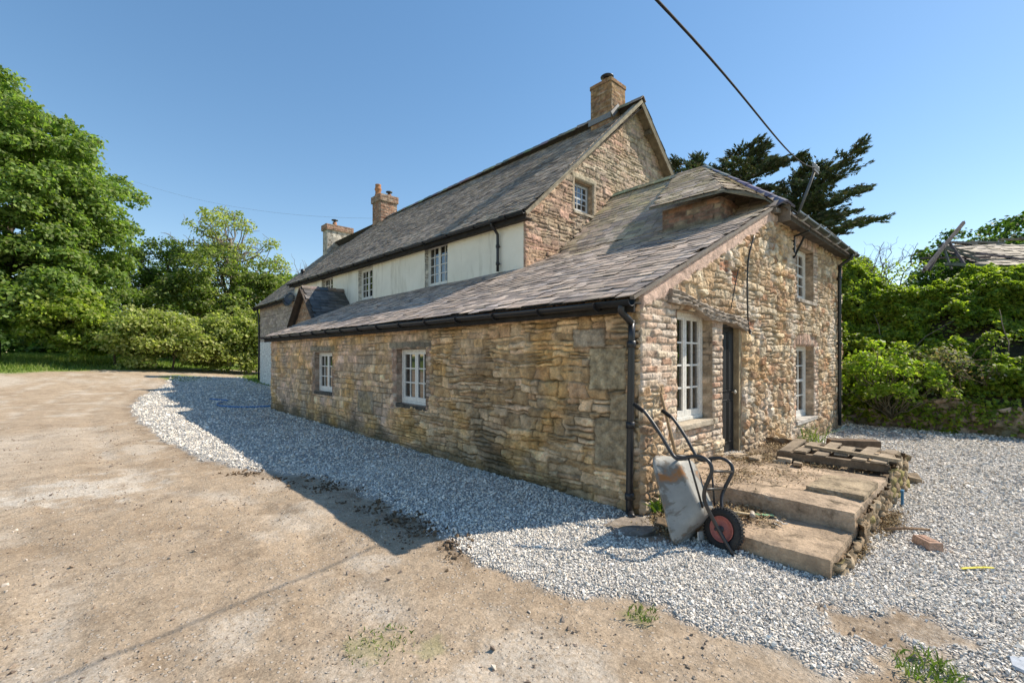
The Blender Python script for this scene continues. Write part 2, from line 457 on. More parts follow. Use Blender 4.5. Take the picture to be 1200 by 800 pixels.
# ------------------------------------------------------------------ slates
def slates(name, P0, U, S, poly, mat, parent, colf, sw=.27, ex=.17, th=.012, seed=1, jit=1.0, under=True):
    """lay individual slates in courses on the plane P0 + a*U + b*S, inside polygon poly of (a, b)"""
    rng = np.random.RandomState(seed)
    U = np.array(Vector(U).normalized()); S = np.array(Vector(S).normalized()); N = np.cross(U, S)
    if N[2] < 0: N = -N
    P0 = np.array(P0, float); poly = np.array(poly, float)
    a0, b0 = poly.min(0); a1, b1 = poly.max(0)
    A = []; B = []; W = []
    r = 0; b = b0
    while b < b1-.01:
        a = a0 - rng.uniform(0, sw); 
        while a < a1:
            ww = sw*rng.uniform(.75, 1.2); A.append(a); B.append(b); W.append(ww); a += ww
        b += ex; r += 1
    A = np.array(A); B = np.array(B); W = np.array(W)
    def inside(x, y):
        c = np.zeros(x.shape, bool); n = len(poly)
        for i in range(n):
            x0, y0 = poly[i]; x1, y1 = poly[(i+1) % n]
            cr = ((y0 > y) != (y1 > y)) & (x < (x1-x0)*(y-y0)/((y1-y0) if y1 != y0 else 1e-9)+x0)
            c ^= cr
        return c
    L = np.minimum(ex*1.35, np.maximum(b1-B, .02))
    k = inside(A+W/2, B+np.minimum(ex, L)*.5)
    A, B, W, L = A[k], B[k], W[k], L[k]; n = len(A)
    # trim the sides of slates that cross the polygon's verges
    for _ in range(5):
        bad = ~inside(A+.005, B+ex*.5) & (W > .03); A = np.where(bad, A+W*.22, A); W = np.where(bad, W*.78, W)
        bad = ~inside(A+W-.005, B+ex*.5) & (W > .03); W = np.where(bad, W*.78, W)
    lift = th*(1.35+rng.uniform(-.35, .5, n)*jit); g = .0025
    sk = rng.normal(0, .004, n)*jit; dr = rng.normal(0, .010, n)*jit
    sag = .014*fbm((A)*.35, (B)*.5, 3, seed)
    def pt(a, b, hgt): return P0 + a[:, None]*U + b[:, None]*S + (hgt+sag)[:, None]*N
    lo_l = lift + rng.normal(0, .002, n)*jit; lo_r = lift + rng.normal(0, .002, n)*jit
    v = [pt(A+g, B+dr+sk, lo_l), pt(A+W-g, B+dr-sk, lo_r), pt(A+W-g, B+L, np.full(n, .004)), pt(A+g, B+L, np.full(n, .004)),
         pt(A+g, B+dr+sk, lo_l-th), pt(A+W-g, B+dr-sk, lo_r-th)]
    V = np.stack(v, 1).reshape(-1, 3); base = np.arange(n)*6
    F = np.concatenate([np.stack([base+i for i in f], 1) for f in ((0,1,2,3),(4,5,1,0))])
    c = np.clip(colf(A, B, rng), .005, .9); C = np.repeat(c, 6, axis=0)
    if under:
        m = len(V); q = [P0 + a*U + bb*S - .022*N for a, bb in poly]
        V = np.concatenate([V, np.array(q)]); C = np.concatenate([C, np.tile((.06, .055, .05), (len(q), 1))])
    o = np_mesh(name, V, F, mat, parent, C)
    if under:
        bm = bmesh.new(); bm.from_mesh(o.data); bm.verts.ensure_lookup_table()
        try: bm.faces.new([bm.verts[m+i] for i in range(len(poly))])
        except ValueError: pass
        bm.to_mesh(o.data); bm.free()
    return o

def slate_cols(pal, moss=(.42, .36, .18), mossf=None, seed=0):
    pal = np.array(pal)
    def f(a, b, rng):
        c = pal[rng.randint(0, len(pal), len(a))]*rng.uniform(.72, 1.24, len(a))[:, None]
        c = c*(1+.25*fbm(a*.5, b*.8, 3, seed))[:, None]
        if mossf is not None:
            k = np.clip(mossf(a, b) + .35*fbm(a*1.3, b*1.6, 3, seed+4) + rng.uniform(-.2, .2, len(a)), 0, 1)
            c = c + (np.array(moss)*rng.uniform(.8, 1.3, len(a))[:, None]-c)*k[:, None]
        return c
    return f
PAL_LEAN = [(0.431, 0.34, 0.275), (0.492, 0.394, 0.316), (0.372, 0.298, 0.249), (0.539, 0.429, 0.337), (0.411, 0.345, 0.301), (0.465, 0.359, 0.28), (0.301, 0.245, 0.207)]
PAL_MAIN = [(0.303, 0.237, 0.174), (0.351, 0.275, 0.203), (0.254, 0.204, 0.155), (0.399, 0.314, 0.227), (0.315, 0.253, 0.198), (0.206, 0.165, 0.126)]
PAL_DARK = [(.085,.08,.072),(.11,.10,.09),(.09,.085,.075),(.15,.135,.12)]

# ------------------------------------------------------------------ windows
WHITE = (.78, .76, .70)
def window(parent, org, U, N, w, h, cols, rows, rec=.16, sashes=2, reveal=None, sill=True, lint=None, sillcol=(.40, .38, .34), rails=(), name='window', sash_w=.045, pane_col=None, fcol=WHITE, sproj=.06, frame_col=None):
    """casement set rec behind the wall face; org = lower left corner of the opening seen from outside"""
    O = Vector(org); U = Vector(U).normalized(); N = Vector(N).normalized(); Z = Vector((0, 0, 1))
    def P(u, z, n): return O + U*u + Z*z + N*n
    root = MB(); root.col = frame_col or fcol
    def bar(mb, u0, u1, z0, z1, n0, n1, col=None):
        mb.obox(P((u0+u1)/2, (z0+z1)/2, (n0+n1)/2), U, N, Z, abs(u1-u0)/2, abs(n1-n0)/2, abs(z1-z0)/2, col)
    f = .045
    bar(root, 0, f, 0, h, -rec-.07, -rec); bar(root, w-f, w, 0, h, -rec-.07, -rec)
    bar(root, f, w-f, h-f, h, -rec-.07, -rec); bar(root, f, w-f, 0, f, -rec-.07, -rec)
    fr = root.build(name, M['paint'], parent, bevel=.004)
    iw = (w-2*f)/sashes
    for k in range(sashes):
        s = MB(); s.col = fcol; u0 = f+k*iw+.003; u1 = f+(k+1)*iw-.003; z0 = f+.003; z1 = h-f-.003; t = sash_w
        n0, n1 = -rec-.055, -rec-.012
        bar(s, u0, u0+t, z0, z1, n0, n1); bar(s, u1-t, u1, z0, z1, n0, n1)
        bar(s, u0+t, u1-t, z1-t, z1, n0, n1); bar(s, u0+t, u1-t, z0, z0+t*1.7, n0, n1)
        gu0, gu1, gz0, gz1 = u0+t, u1-t, z0+t*1.7, z1-t
        for c in range(1, cols):
            x = gu0+(gu1-gu0)*c/cols; bar(s, x-.011, x+.011, gz0, gz1, n0+.006, n1-.008)
        for r in range(1, rows):
            z = gz0+(gz1-gz0)*r/rows; q = .024 if r in rails else .011
            # between the uprights so that bars butt, never share a plane
            for c in range(cols):
                a = gu0+(gu1-gu0)*c/cols+(.011 if c else 0); b = gu0+(gu1-gu0)*(c+1)/cols-(.011 if c < cols-1 else 0)
                bar(s, a, b, z-q, z+q, n0+.007, n1-.009)
        s.build('sash', M['paint'], fr)
        g = MB(); g.col = (.02, .02, .02)
        bar(g, gu0-.004, gu1+.004, gz0-.004, gz1+.004, n0+.013, n0+.019)
        g.build('pane', M['glass'] if pane_col is None else pane_col, fr)
    if sill:
        s = MB(); s.col = sillcol
        s.obox(P(w/2, -.035, (-rec+sproj)/2-.01), U, N, Z, w/2+(.07 if sproj > 0.04 else -.002), (rec+sproj)/2, .033, j=.004)
        s.build('sill', M['concrete'] if sproj > .04 else M['stone'], fr, bevel=.008)
    # reveals: masonry cheeks, head and bottom
    rv = PAL_BRICK if reveal is None else reveal
    D = rec+.13
    def lay(u, v):
        i, d = bricks(u, v, 5); return finish(u, v, i, d, pick(i, rv, 3), .008, 8, joint=.006)
    panel('reveal', P(0, 0, -D), N, Z, D, h, lay, M['brick'], fr, s=.02, N=U, taper=False)
    panel('reveal', P(w, 0, -D), N, Z, D, h, lay, M['brick'], fr, s=.02, N=-U, taper=False)
    panel('reveal', P(0, h, -D), U, N, w, D, lay, M['brick'], fr, s=.02, N=-Z, taper=False)
    m = MB(); m.col = tuple(rv[0]); m.obox(P(w/2, -.006, -D/2), U, N, Z, w/2, D/2, .004); m.build('reveal', M['brick'], fr)
    if lint:
        mb = MB(); mb.col = lint
        mb.obox(P(w/2, h+.065, -.05), U, N, Z, w/2+.1, .075, .06, j=.008)
        mb.build('lintel', M['stone'], fr, bevel=.01)
    return fr

# ================================================================== THE FARMHOUSE
house = thing('farmhouse', 'long stone and white rendered farmhouse with slate roofs and brick chimneys', 'house', (0, 0, 0))

# ---- long low wall of the lean-to (shaded, faces the drive)
LW = 13.0
W1 = (8.12, 9.24, .80, 1.76); W2 = (4.08, 5.08, .80, 1.79)      # openings in (Y, z)
def lay_long(u, v):                     # u runs from the far end (Y=13) to the corner (Y=0)
    y = LW-u
    i, d = coursed(u, v, 11, (.05, .13), (.14, .55), .028, .5)
    i4, d4 = coursed(u, v, 15, (.06, .20), (.12, .42), .042, .45)
    i2, d2 = coursed(u, v, 12, (.09, .19), (.16, .40), .016, .2)
    far = sstep(-.25, .25, fbm(u*.6, v*.8, 3, 51) + (y-4.2)*.28)
    cA = pick(i, PAL_LONG, 1); cB = pick(i2, PAL_PINK, 2)
    mix2 = sstep(.0, .5, fbm(u*.8, v*1.1, 3, 77)+.15)[..., None]
    cB = cB*mix2 + pick(i2, PAL_LONG, 4)*(1-mix2)
    a = finish(u, v, i, d, cA, .042, 3, np.array((.30, .235, .15)), .0085, -.02, .009)
    a4 = finish(u, v, i4, d4, pick(i4, PAL_LONG, 9), .046, 5, np.array((.36, .29, .19)), .009, .02, .009)
    k4 = sstep(-.12, .12, fbm(u*.75+5, v*1.1, 3, 79)+.05)
    a = (a[0]+(a4[0]-a[0])*k4[..., None], a[1]+(a4[1]-a[1])*k4)
    b = finish(u, v, i2, d2, cB, .030, 4, np.array((.42, .34, .25)), .009, .12, .008)
    c = a[0] + (b[0]-a[0])*far[..., None]; h = a[1] + (b[1]-a[1])*far
    # brick and pale block jambs of the two windows
    for (y0, y1, z0, z1) in (W1, W2):
        ib, db = bricks(u, v, 6, .2, .075)
        cb = pick(ib, np.array([(.46,.31,.23),(.43,.34,.27),(.52,.42,.34),(.42,.28,.20)]), 5)
        m = reg(y, v, y0-.14, y1+.14, z0-.05, z1+.02, 61, .02, .07)
        c, h = over((c, h), *finish(u, v, ib, db, cb, .012, 6, np.array((.33, .28, .21)), .006), m)
        il, dl = coursed(u, v, 14, (.12, .2), (.3, .6), .01, 0)
        m = reg(y, v, y0-.2, y1+.25, z1+.02, z1+.14, 62, .015, .02)
        c, h = over((c, h), *finish(u, v, il, dl, pick(il, np.array([(.25,.22,.17),(.31,.27,.2)]), 8), .02, 9), m)
    # great squared quoin blocks near the corner
    for (a0, a1, b0, b1, colr, hh) in ((.16, .62, 1.30, 1.74, (.44,.36,.23), .026), (.10, .56, .46, .98, (.35,.28,.18), .03),
                                       (.06, .36, .98, 1.26, (.38,.30,.19), .026), (.42, .86, 1.76, 1.96, (.42,.35,.26), .05), (6.0,6.7,.5,.95,(.36,.30,.22),.024)):
        m = reg(y, v, a0, a1, b0, b1, int(a0*100), .012, .015)
        n = fbm(u*14, v*14, 4, 71)
        c, h = over((c, h), np.array(colr)*(1+.35*n)[..., None]*(1+.15*fbm(u*40, v*40, 2, 3))[..., None], hh*.8+.012*n+.006*fbm(u*40, v*40, 2, 4), m)
        edge = reg(y, v, a0-.014, a1+.014, b0-.014, b1+.014, int(a0*100), .01, .015)*(1-m)
        c = c*(1-.6*edge[..., None]); h = h-.012*edge
    # weathering: damp foot, dark runs below the eaves, ochre lichen
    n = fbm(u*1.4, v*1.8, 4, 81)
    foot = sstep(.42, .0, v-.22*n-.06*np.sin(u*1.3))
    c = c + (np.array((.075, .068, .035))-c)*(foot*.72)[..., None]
    runs = sstep(.15, .55, fbm(u*1.7, v*.55, 4, 83))*sstep(.1, .9, fbm(u*.5, v*.3, 2, 85)+.55)
    run2 = np.exp(-((y-2.55+.1*n)/.26)**2)*sstep(.1, .5, .5+n)
    c = c*(1-.34*np.clip(.7*runs+.9*run2, 0, 1))[..., None]
    och = sstep(.25, .7, fbm(u*.9, v*1.1, 4, 87)+.1)
    c = c + (c*np.array((1.10, 1.0, .76))-c)*och[..., None]
    return c, h
long_wall = panel('stone_wall', (0, LW, 0), (0, -1, 0), (0, 0, 1), LW, 2.32, lay_long, M['stone'], house, .0125,
                  [(LW-b, LW-a, c, d) for a, b, c, d in (W1, W2)])
for (a, b, c, d), (k) in zip((W1, W2), (3, 3)):
    window(house, (0, b, c), (0, -1, 0), (-1, 0, 0), b-a, d-c, 2, 3, .11, 2, reveal=np.array([(.42,.30,.23),(.38,.30,.24),(.46,.36,.28)]), sillcol=(.10,.09,.075), sproj=.035)

# ---- sunlit gable wall, Y = 0
GX = 8.61
OA = (.79, 1.74, .86, 2.20); OD = (2.04, 2.72, .30, 2.15); OB = (5.28, 6.38, 2.72, 3.72); OC = (5.24, 6.40, .48, 1.86)
def lay_gable(u, v):
    i, d = rubble(u, v, 21, .21, .12, .035); i3, d3 = coursed(u, v, 23, (.06, .15), (.12, .36), .04, .35)
    c1 = pick(i, PAL_GABLE, 1); c3 = pick(i3, PAL_GABLE, 6)
    a = finish(u, v, i, d, c1, .050, 13, np.array((.62, .50, .355)), .011, .08, .009)
    b = finish(u, v, i3, d3, c3, .042, 14, np.array((.60, .485, .345)), .010, .08, .008)
    k = sstep(-.15, .15, fbm(u*.7, v*.7, 2, 55))
    c = a[0] + (b[0]-a[0])*k[..., None]; h = a[1] + (b[1]-a[1])*k
    # pale limewash left on the stones and a warm ochre wash
    lime = sstep(.18, .5, fbm(u*1.1, v*1.0, 5, 57) + .35*np.exp(-((u-3.6)/.8)**2-((v-1.3)/.9)**2) - .05)
    c = c + (np.array((.76, .68, .57))*(1+.15*fbm(u*16, v*16, 3, 5))[..., None]-c)*(lime*.5)[..., None]
    och = sstep(.2, .6, fbm(u*.8+3, v*.9, 4, 59)); c = c + (c*np.array((1.08, .98, .80))-c)*(och*.6)[..., None]
    # soft pale bricks: the corner pier, round the tall window, the door pier
    ib, db = bricks(u, v, 24, .215, .078, .010); cb = pick(ib, PAL_BRICK, 8)
    br = finish(u, v, ib, db, cb, .022, 15, np.array((.56, .47, .37)), .009, .12, .006)
    m = np.maximum.reduce([reg(u, v, -.2, .82, 1.35, 2.42+.2, 63, .02, .10), reg(u, v, .42, .82, .8, 2.4, 64, .02, .09),
                           reg(u, v, 1.70, 2.08, .55, 2.25, 65, .01, .04), reg(u, v, .66, 1.9, .62, .86, 66, .02, .05)])
    c, h = over((c, h), br[0], br[1], m)
    # jambs and soldier arches of the two right hand windows
    for (a0, a1, b0, b1) in (OB, OC):
        m = np.maximum(reg(u, v, a1-.02, a1+.24, b0-.08, b1+.1, 67, .015, .05), reg(u, v, a0-.2, a0+.02, b0-.05, b1+.05, 68, .015, .05))
        c, h = over((c, h), br[0], br[1], m)
        x = u-(a0+a1)/2; sd = np.floor((x*(1-.25*(v-b1)))/.085); dd = np.abs((x*(1-.25*(v-b1)))/.085-sd-.5)*.085
        ids = (sd+500).astype(np.int64)
        so = finish(u, v, ids, .0425-dd, pick(ids, np.array([(.55,.37,.27),(.58,.43,.32),(.52,.34,.25)]), 4), .014, 16, np.array((.55, .46, .36)), .008)
        arch = b1+.235-.10*(x/.7)**2
        m = reg(u, v, a0-.14, a1+.16, b1-.01, 9, 69, .012, .012)*sstep(.012, -.012, v-arch)
        c, h = over((c, h), so[0], so[1], m)
    # red brick repair patches high up
    rb, rd = bricks(u, v, 26, .22, .075); rc = finish(u, v, rb, rd, pick(rb, np.array([(.46,.20,.11),(.52,.26,.15)]), 3), .012, 17, np.array((.5, .42, .32)))
    m = np.maximum(reg(u, v, 1.92, 2.18, 2.80, 2.95, 70, .01, .02), reg(u, v, 2.28, 2.52, 2.66, 2.84, 71, .01, .02))
    m = np.maximum(m, reg(u, v, 2.88, 3.15, 2.05, 2.2, 72, .01, .03))
    c, h = over((c, h), rc[0], rc[1], m)
    # smooth pinkish fillet of mortar under the verge
    top = np.minimum(2.3+.44*u, 4.02)
    m = sstep(-.015, .015, v-(top-.17-.05*fbm(u*3, v*0+2, 3, 73)))*sstep(4.2, 3.9, u)
    c, h = over((c, h), np.array((.60, .43, .34))*(1+.14*fbm(u*9, v*9, 4, 75))[..., None], .026+.004*fbm(u*6, v*6, 3, 76), m)
    # rough, browner foot
    n = fbm(u*2, v*2, 4, 82); foot = sstep(.5, .0, v-.25*n)
    c = c + (np.array((.30, .215, .14))-c)*(foot*.6)[..., None]
    return c, h
def top_gable(x): return np.where(x < 3.9, 2.3+.44*x, 4.0)
gable_wall = panel('gable_wall', (0, 0, -.05), (1, 0, 0), (0, 0, 1), GX, lambda x: top_gable(x)+.05, lambda u, v: lay_gable(u, v-.05), M['stone'], house, .0125,
                   [(a, b, c+.05, d+.05) for a, b, c, d in (OA, OD, OB, OC)])
window(house, (OA[0], 0, OA[2]), (1, 0, 0), (0, -1, 0), OA[1]-OA[0], OA[3]-OA[2], 2, 4, .13, 2, sillcol=(.44, .38, .29), reveal=np.array([(.42,.33,.23),(.46,.36,.26),(.38,.29,.2)]))
window(house, (OB[0], 0, OB[2]), (1, 0, 0), (0, -1, 0), OB[1]-OB[0], OB[3]-OB[2], 3, 4, .14, 1, rails=(2,), sillcol=(.46, .40, .33), reveal=np.array([(.38,.28,.19),(.42,.32,.22)]))
window(house, (OC[0], 0, OC[2]), (1, 0, 0), (0, -1, 0), OC[1]-OC[0], OC[3]-OC[2], 3, 4, .14, 1, rails=(2,), sillcol=(.48, .45, .41), reveal=np.array([(.42,.31,.21),(.46,.35,.25)]))

# ---- door
dm = MB(); dm.col = (.022, .022, .022)
x0, x1, z0, z1 = OD
yb = .085
dm.box((x0+.05, yb, z0+.03), (x1-.09, yb+.045, z1-.09))
door = dm.build('door', M['paint'], house, bevel=.003)
for (a, b, q, r) in ((.08, .30, .12, .72), (.335, .50, .12, .72), (.08, .30, .84, 1.68), (.335, .50, .84, 1.68)):
    p = MB(); p.col = (.027, .027, .027)
    for (s0, s1, t0, t1) in ((a, b, q, q+.018), (a, b, r-.018, r), (a, a+.018, q+.018, r-.018), (b-.018, b, q+.018, r-.018)):
        p.box((x0+.05+s0, yb-.014, z0+.03+t0), (x0+.05+s1, yb-.001, z0+.03+t1))
    p.box((x0+.05+a+.03, yb-.010, z0+.03+q+.03), (x0+.05+b-.03, yb-.001, z0+.03+r-.03))
    p.build('panel', M['paint'], door, bevel=.003)
p = MB(); p.col = (.55, .5, .4); p.lathe([(.0, -.06), (.02, -.058), (.03, -.045), (.024, -.03), (.011, -.022), (.011, -.002)], (x1-.14, yb, z0+.85), (0, 1, 0), 14)
p.build('handle', M['metal'], door)
f = MB(); f.col = (.06, .058, .055)
f.box((x0, yb-.03, z0), (x0+.048, yb+.06, z1)); f.box((x0+.05, yb-.03, z1-.088), (x1-.088, yb+.06, z1-.002))
f.col = (.36, .28, .17); f.box((x1-.085, yb-.075, z0), (x1-.002, yb+.06, z1))
f.build('door_frame', M['wood'], house, bevel=.004)
s = MB(); s.col = (.40, .37, .33); s.box((x0-.03, -.04, z0-.05), (x1+.02, yb+.08, z0+.012), j=.004); s.build('threshold', M['concrete'], house, bevel=.01)
def lay_rv(u, v):
    i, d = bricks(u, v, 5); return finish(u, v, i, d, pick(i, PAL_BRICK, 3), .008, 8, joint=.006)
rv = np.array([(.42,.32,.22)])
panel('door_reveal', (x0, .30, z0), (0, -1, 0), (0, 0, 1), .30, z1-z0, lay_rv, M['brick'], house, s=.02, N=(1, 0, 0), taper=False)
panel('door_reveal', (x1, .30, z0), (0, -1, 0), (0, 0, 1), .30, z1-z0, lay_rv, M['brick'], house, s=.02, N=(-1, 0, 0), taper=False)
mb = MB(); mb.col = (.10, .085, .07); mb.box((x0-.05, .30, z0), (x1+.05, .34, z1+.05)); mb.box((x0, .0, z1), (x1, .30, z1+.04)); mb.build('door_lining', M['wood'], house)
# warped oak beam over window and door: a lumpy bar of eight facets, cracked along its length
bp = []
n = 40
rngb = np.random.RandomState(4)
vs = []; fs = []
for k in range(n+1):
    t = k/n; x = .56+2.24*t; z = 2.335-.245*t+.018*math.sin(t*9); hh = .068+.012*math.sin(t*14+1)+.006*rngb.randn(); yy = -.075-.012*math.sin(t*11)
    ring = [(yy+.01, -hh), (yy, -hh*.62), (yy+.022*(k % 3 == 0)+.006, -hh*.25), (yy-.006, hh*.1), (yy+.014, hh*.35), (yy+.002, hh*.75), (yy+.02, hh), (.05, hh), (.05, -hh)]
    vs += [(x, a+.005*rngb.randn(), z+b+.004*rngb.randn()) for a, b in ring]
m = 9
for k in range(n):
    fs += [(k*m+i, (k+1)*m+i, (k+1)*m+(i+1) % m, k*m+(i+1) % m) for i in range(m)]
fs += [tuple(range(m)), tuple(range(n*m+m-1, n*m-1, -1))]
mb = MB(); mb.col = (.30, .245, .19); mb.add(vs, fs); lb = mb.build('lintel_beam', M['wood'], house)
c = lb.data.color_attributes['col'].data
for k in range(n+1):
    for i in range(m):
        w = .55+.75*rngb.rand() if i in (1, 2, 4) else .9+.5*rngb.rand()
        c[k*m+i].color = (.30*w, .25*w, .20*w, 1)

# ---- main house: white rendered front X = 2.82, sunlit gable Y = 4.59
MX, MY, MYE = 2.82, 4.59, 19.84
MR = 7.2; MZ0, MZE = 4.92, 5.16; MZR = 8.85      # eave height near/far, ridge
def eave(y): return MZ0+(MZE-MZ0)*(y-MY)/(MYE-MY)
WW = [(7.51, 8.62, 3.60, 4.78), (11.86, 12.98, 3.62, 4.72), (15.3, 16.45, 3.72, 4.86)]
def lay_stack(u, v):
    n = fbm(u*2.2, v*2.2, 4, 91)
    return np.array((.50, .46, .39))*(1+.3*n)[..., None], .012*n
def lay_render(u, v):
    n = fbm(u*1.2, v*1.2, 4, 91)
    return np.full(u.shape+(3,), .7), .012*n+.004*fbm(u*7, v*7, 3, 92)
panel('rendered_wall', (MX, MYE, 0), (0, -1, 0), (0, 0, 1), MYE-MY, lambda u: eave(MYE-u), lay_render, M['render'], house, .06,
      [(MYE-b, MYE-a, c, d) for a, b, c, d in WW], v0=2.6)
for a, b, c, d in WW:
    window(house, (MX, b, c), (0, -1, 0), (-1, 0, 0), b-a, d-c, 2, 4, .12, 2, reveal=np.array([(.7,.67,.58),(.66,.62,.53)]), sillcol=(.30, .28, .24), sproj=.05)
OG = (4.56, 5.27, 5.24, 6.02)
def lay_mg(u, v):
    i, d = coursed(u, v, 31, (.07, .17), (.16, .5), .03, .35)
    a = finish(u, v, i, d, pick(i, PAL_MG, 1), .03, 18, np.array((.47, .38, .26)), .009, .12)
    c, h = a
    pk = sstep(.05, .5, fbm(u*.7, v*.8, 3, 93)+.25-(v-5.3)*.2)
    c = c + (c*np.array((1.06, .95, .90))-c)*pk[..., None]
    n = fbm(u*9, v*9, 3, 94)
    m = reg(u, v, OG[0]-.12, OG[1]+.12, OG[3], OG[3]+.15, 95, .01, .008); c, h = over((c, h), np.array((.50, .43, .31))*(1+.12*n)[..., None], .03+.003*n, m)
    m = np.maximum(reg(u, v, OG[1], OG[1]+.13, OG[2]-.02, OG[3]+.02, 96, .01, .008), reg(u, v, OG[0]-.1, OG[0], OG[2]-.02, OG[3]+.02, 97, .01, .008))
    c, h = over((c, h), np.array((.52, .42, .30))*(1+.12*n)[..., None], .026+.003*n, m)
    return c, h
def top_mg(x): return np.minimum(MZ0+(x-MX)*(MZR-MZ0)/(MR-MX), MZR-(x-MR)*(MZR-MZ0)/(MR-MX))
MXE = 2*MR-MX
panel('main_gable_wall', (0, MY, 0), (1, 0, 0), (0, 0, 1), MXE-MX, top_mg, lay_mg, M['stone'], house, .02,
      [OG], w0=MX, v0=3.2)
window(house, (OG[0], MY, OG[2]), (1, 0, 0), (0, -1, 0), OG[1]-OG[0], OG[3]-OG[2], 3, 4, .12, 1, rails=(2,), fcol=(.62,.64,.64), frame_col=(.30,.27,.23), sillcol=(.48, .42, .32), reveal=np.array([(.44,.34,.24),(.40,.3,.2)]))

# ---- plain outer walls that close the building (seen only from elsewhere)
def plain(name, org, U, w, top, pal, v0=0, seed=41):
    def lay(u, v):
        i, d = coursed(u, v, seed, (.1, .2), (.2, .6), .03, .3); return finish(u, v, i, d, pick(i, pal, 2), .03, seed)
    return panel(name, org, U, (0, 0, 1), w, top, lay, M['stone'], house, .07, v0=v0)
plain('side_wall', (GX, 0, 0), (0, 1, 0), MY, 3.95, PAL_GABLE)
plain('rear_wall', (MXE, MY, 0), (0, 1, 0), 27-MY, 4.9, PAL_MG)
plain('end_wall', (MX, LW, 0), (-1, 0, 0), MX, lambda u: 2.3+.44*(MX-u), PAL_LONG)

# ---- roofs
KX = 3.86; KZ = 2.3+.44*KX; RX, RZ, RYA = 6.2, 5.93, 2.1
TH = .06
k44 = math.hypot(1, .44)
U_ = (0, -1, 0)
S1 = Vector((1, 0, .44)).normalized()
e0 = .20                                             # eave overhang
P0 = (-e0, LW+.12, 2.3+TH-.44*e0)
yA = LW+.12+.06
def moss_lean(a, b):
    y = LW+.12-a
    return sstep(2.6, 3.9, b)*.55*sstep(5.5, 3., y) + sstep(.25, .05, b)*.15 - .35
slates('lean_to_roof', P0, U_, S1, [(0, 0), (yA, 0), (yA, (KX+e0)*k44), (LW+.12-MY, (KX+e0)*k44), (LW+.12-MY, (MX+e0)*k44), (0, (MX+e0)*k44)],
       M['slate'], house, slate_cols(PAL_LEAN, mossf=moss_lean, seed=3), .25, .155, .0105, seed=2, jit=1.3)
s2 = (RZ-KZ)/(RX-KX); S2 = Vector((1, 0, s2)).normalized(); L2 = math.hypot(RX-KX, RZ-KZ)
def moss_wing(a, b): return .15+.30*sstep(.6, 2.6, b)-.1*sstep(2, 3.5, a)
hipa = MY-RYA
slates('wing_roof', (KX, MY, KZ+TH), U_, S2, [(0, 0), (MY+.1, 0), (MY+.1, .12), (hipa, L2), (0, L2)], M['slate'], house,
       slate_cols(PAL_LEAN, moss=(.46, .39, .19), mossf=moss_wing, seed=5), .26, .155, .008, seed=3)
# hipped front, and the far slope
S3 = Vector((0, RYA+.22, RZ-3.98)).normalized(); L3 = math.hypot(RYA+.22, RZ-3.98)
slates('hip_roof', (GX+.15, -.22, 3.98+TH), (-1, 0, 0), S3, [(0, 0), (GX+.15-KX-.12, 0), (GX+.15-RX, L3)], M['slate_dark'], house, slate_cols(PAL_DARK), .28, .17, seed=4)
S4 = Vector((RX-GX-.15, 0, RZ-3.98)).normalized(); L4 = math.hypot(RX-GX-.15, RZ-3.98)
slates('side_roof', (GX+.15, -.22, 3.98+TH), (0, 1, 0), S4, [(0, 0), (MY+.22, 0), (MY+.22, L4), (RYA+.22, L4)], M['slate_dark'], house, slate_cols(PAL_MAIN), .28, .17, seed=5)
# ridge (mossy) and dark angled hip tiles
def ridge_run(name, p, q, n, mat, cols, parent, hw=.14, drop=.10, th=.022, jit=.006):
    p = Vector(p); q = Vector(q); d = (q-p)/n; L = d.length; t = d.normalized()
    sd = t.cross(Vector((0, 0, 1))).normalized(); up = sd.cross(t)
    mb = MB()
    for i in range(n):
        a = p+d*i+up*random.uniform(-jit, jit)+t*.004; b = p+d*(i+1)+up*(random.uniform(-jit, jit)+.012)-t*.004
        c = [x*random.uniform(.75, 1.25) for x in random.choice(cols)]
        pr = [(-hw, -drop), (-hw*.5, -drop*.42), (-.03, .0), (.03, 0), (hw*.5, -drop*.42), (hw, -drop)]
        pr += [(x, y-th) for x, y in reversed(pr)]
        vs = [a+sd*x+up*y for x, y in pr]+[b+sd*x+up*y for x, y in pr]; m = len(pr)
        fs = [(j, (j+1) % m, m+(j+1) % m, m+j) for j in range(m)]+[tuple(range(m-1, -1, -1)), tuple(range(m, 2*m))]
        mb.add(vs, fs, tuple(c))
    return mb.build(name, mat, parent)
ridge_run('ridge_tiles', (RX, MY-.01, RZ+TH+.05), (RX, RYA-.02, RZ+TH+.05), 6, M['slate'], [(.28,.26,.17),(.36,.32,.15),(.22,.2,.16)], house)
ridge_run('hip_tiles', (RX, RYA, RZ+TH+.06), (KX+.16, -.20, 4.02+TH+.07), 8, M['slate_dark'], [(.11,.125,.15),(.13,.145,.17),(.09,.105,.13)], house, .17, .09, .03)
ridge_run('hip_tiles', (RX, RYA, RZ+TH+.06), (GX+.1, -.16, 4.0+TH+.05), 8, M['slate_dark'], [(.11,.125,.15),(.13,.145,.17)], house, .17, .09, .03)
# verge board + mortar bed under the lean-to verge
mb = MB(); mb.col = (.20, .17, .14)
for a, b in ((-.2, .9), (.9, 2.0), (2.0, 3.1), (3.1, KX)):
    mb.beam((a+.003, -.035, 2.3+.44*a+.028), (b-.003, -.035, 2.3+.44*b+.028), .05, .035)
mb.build('verge_slates', M['slate'], house)

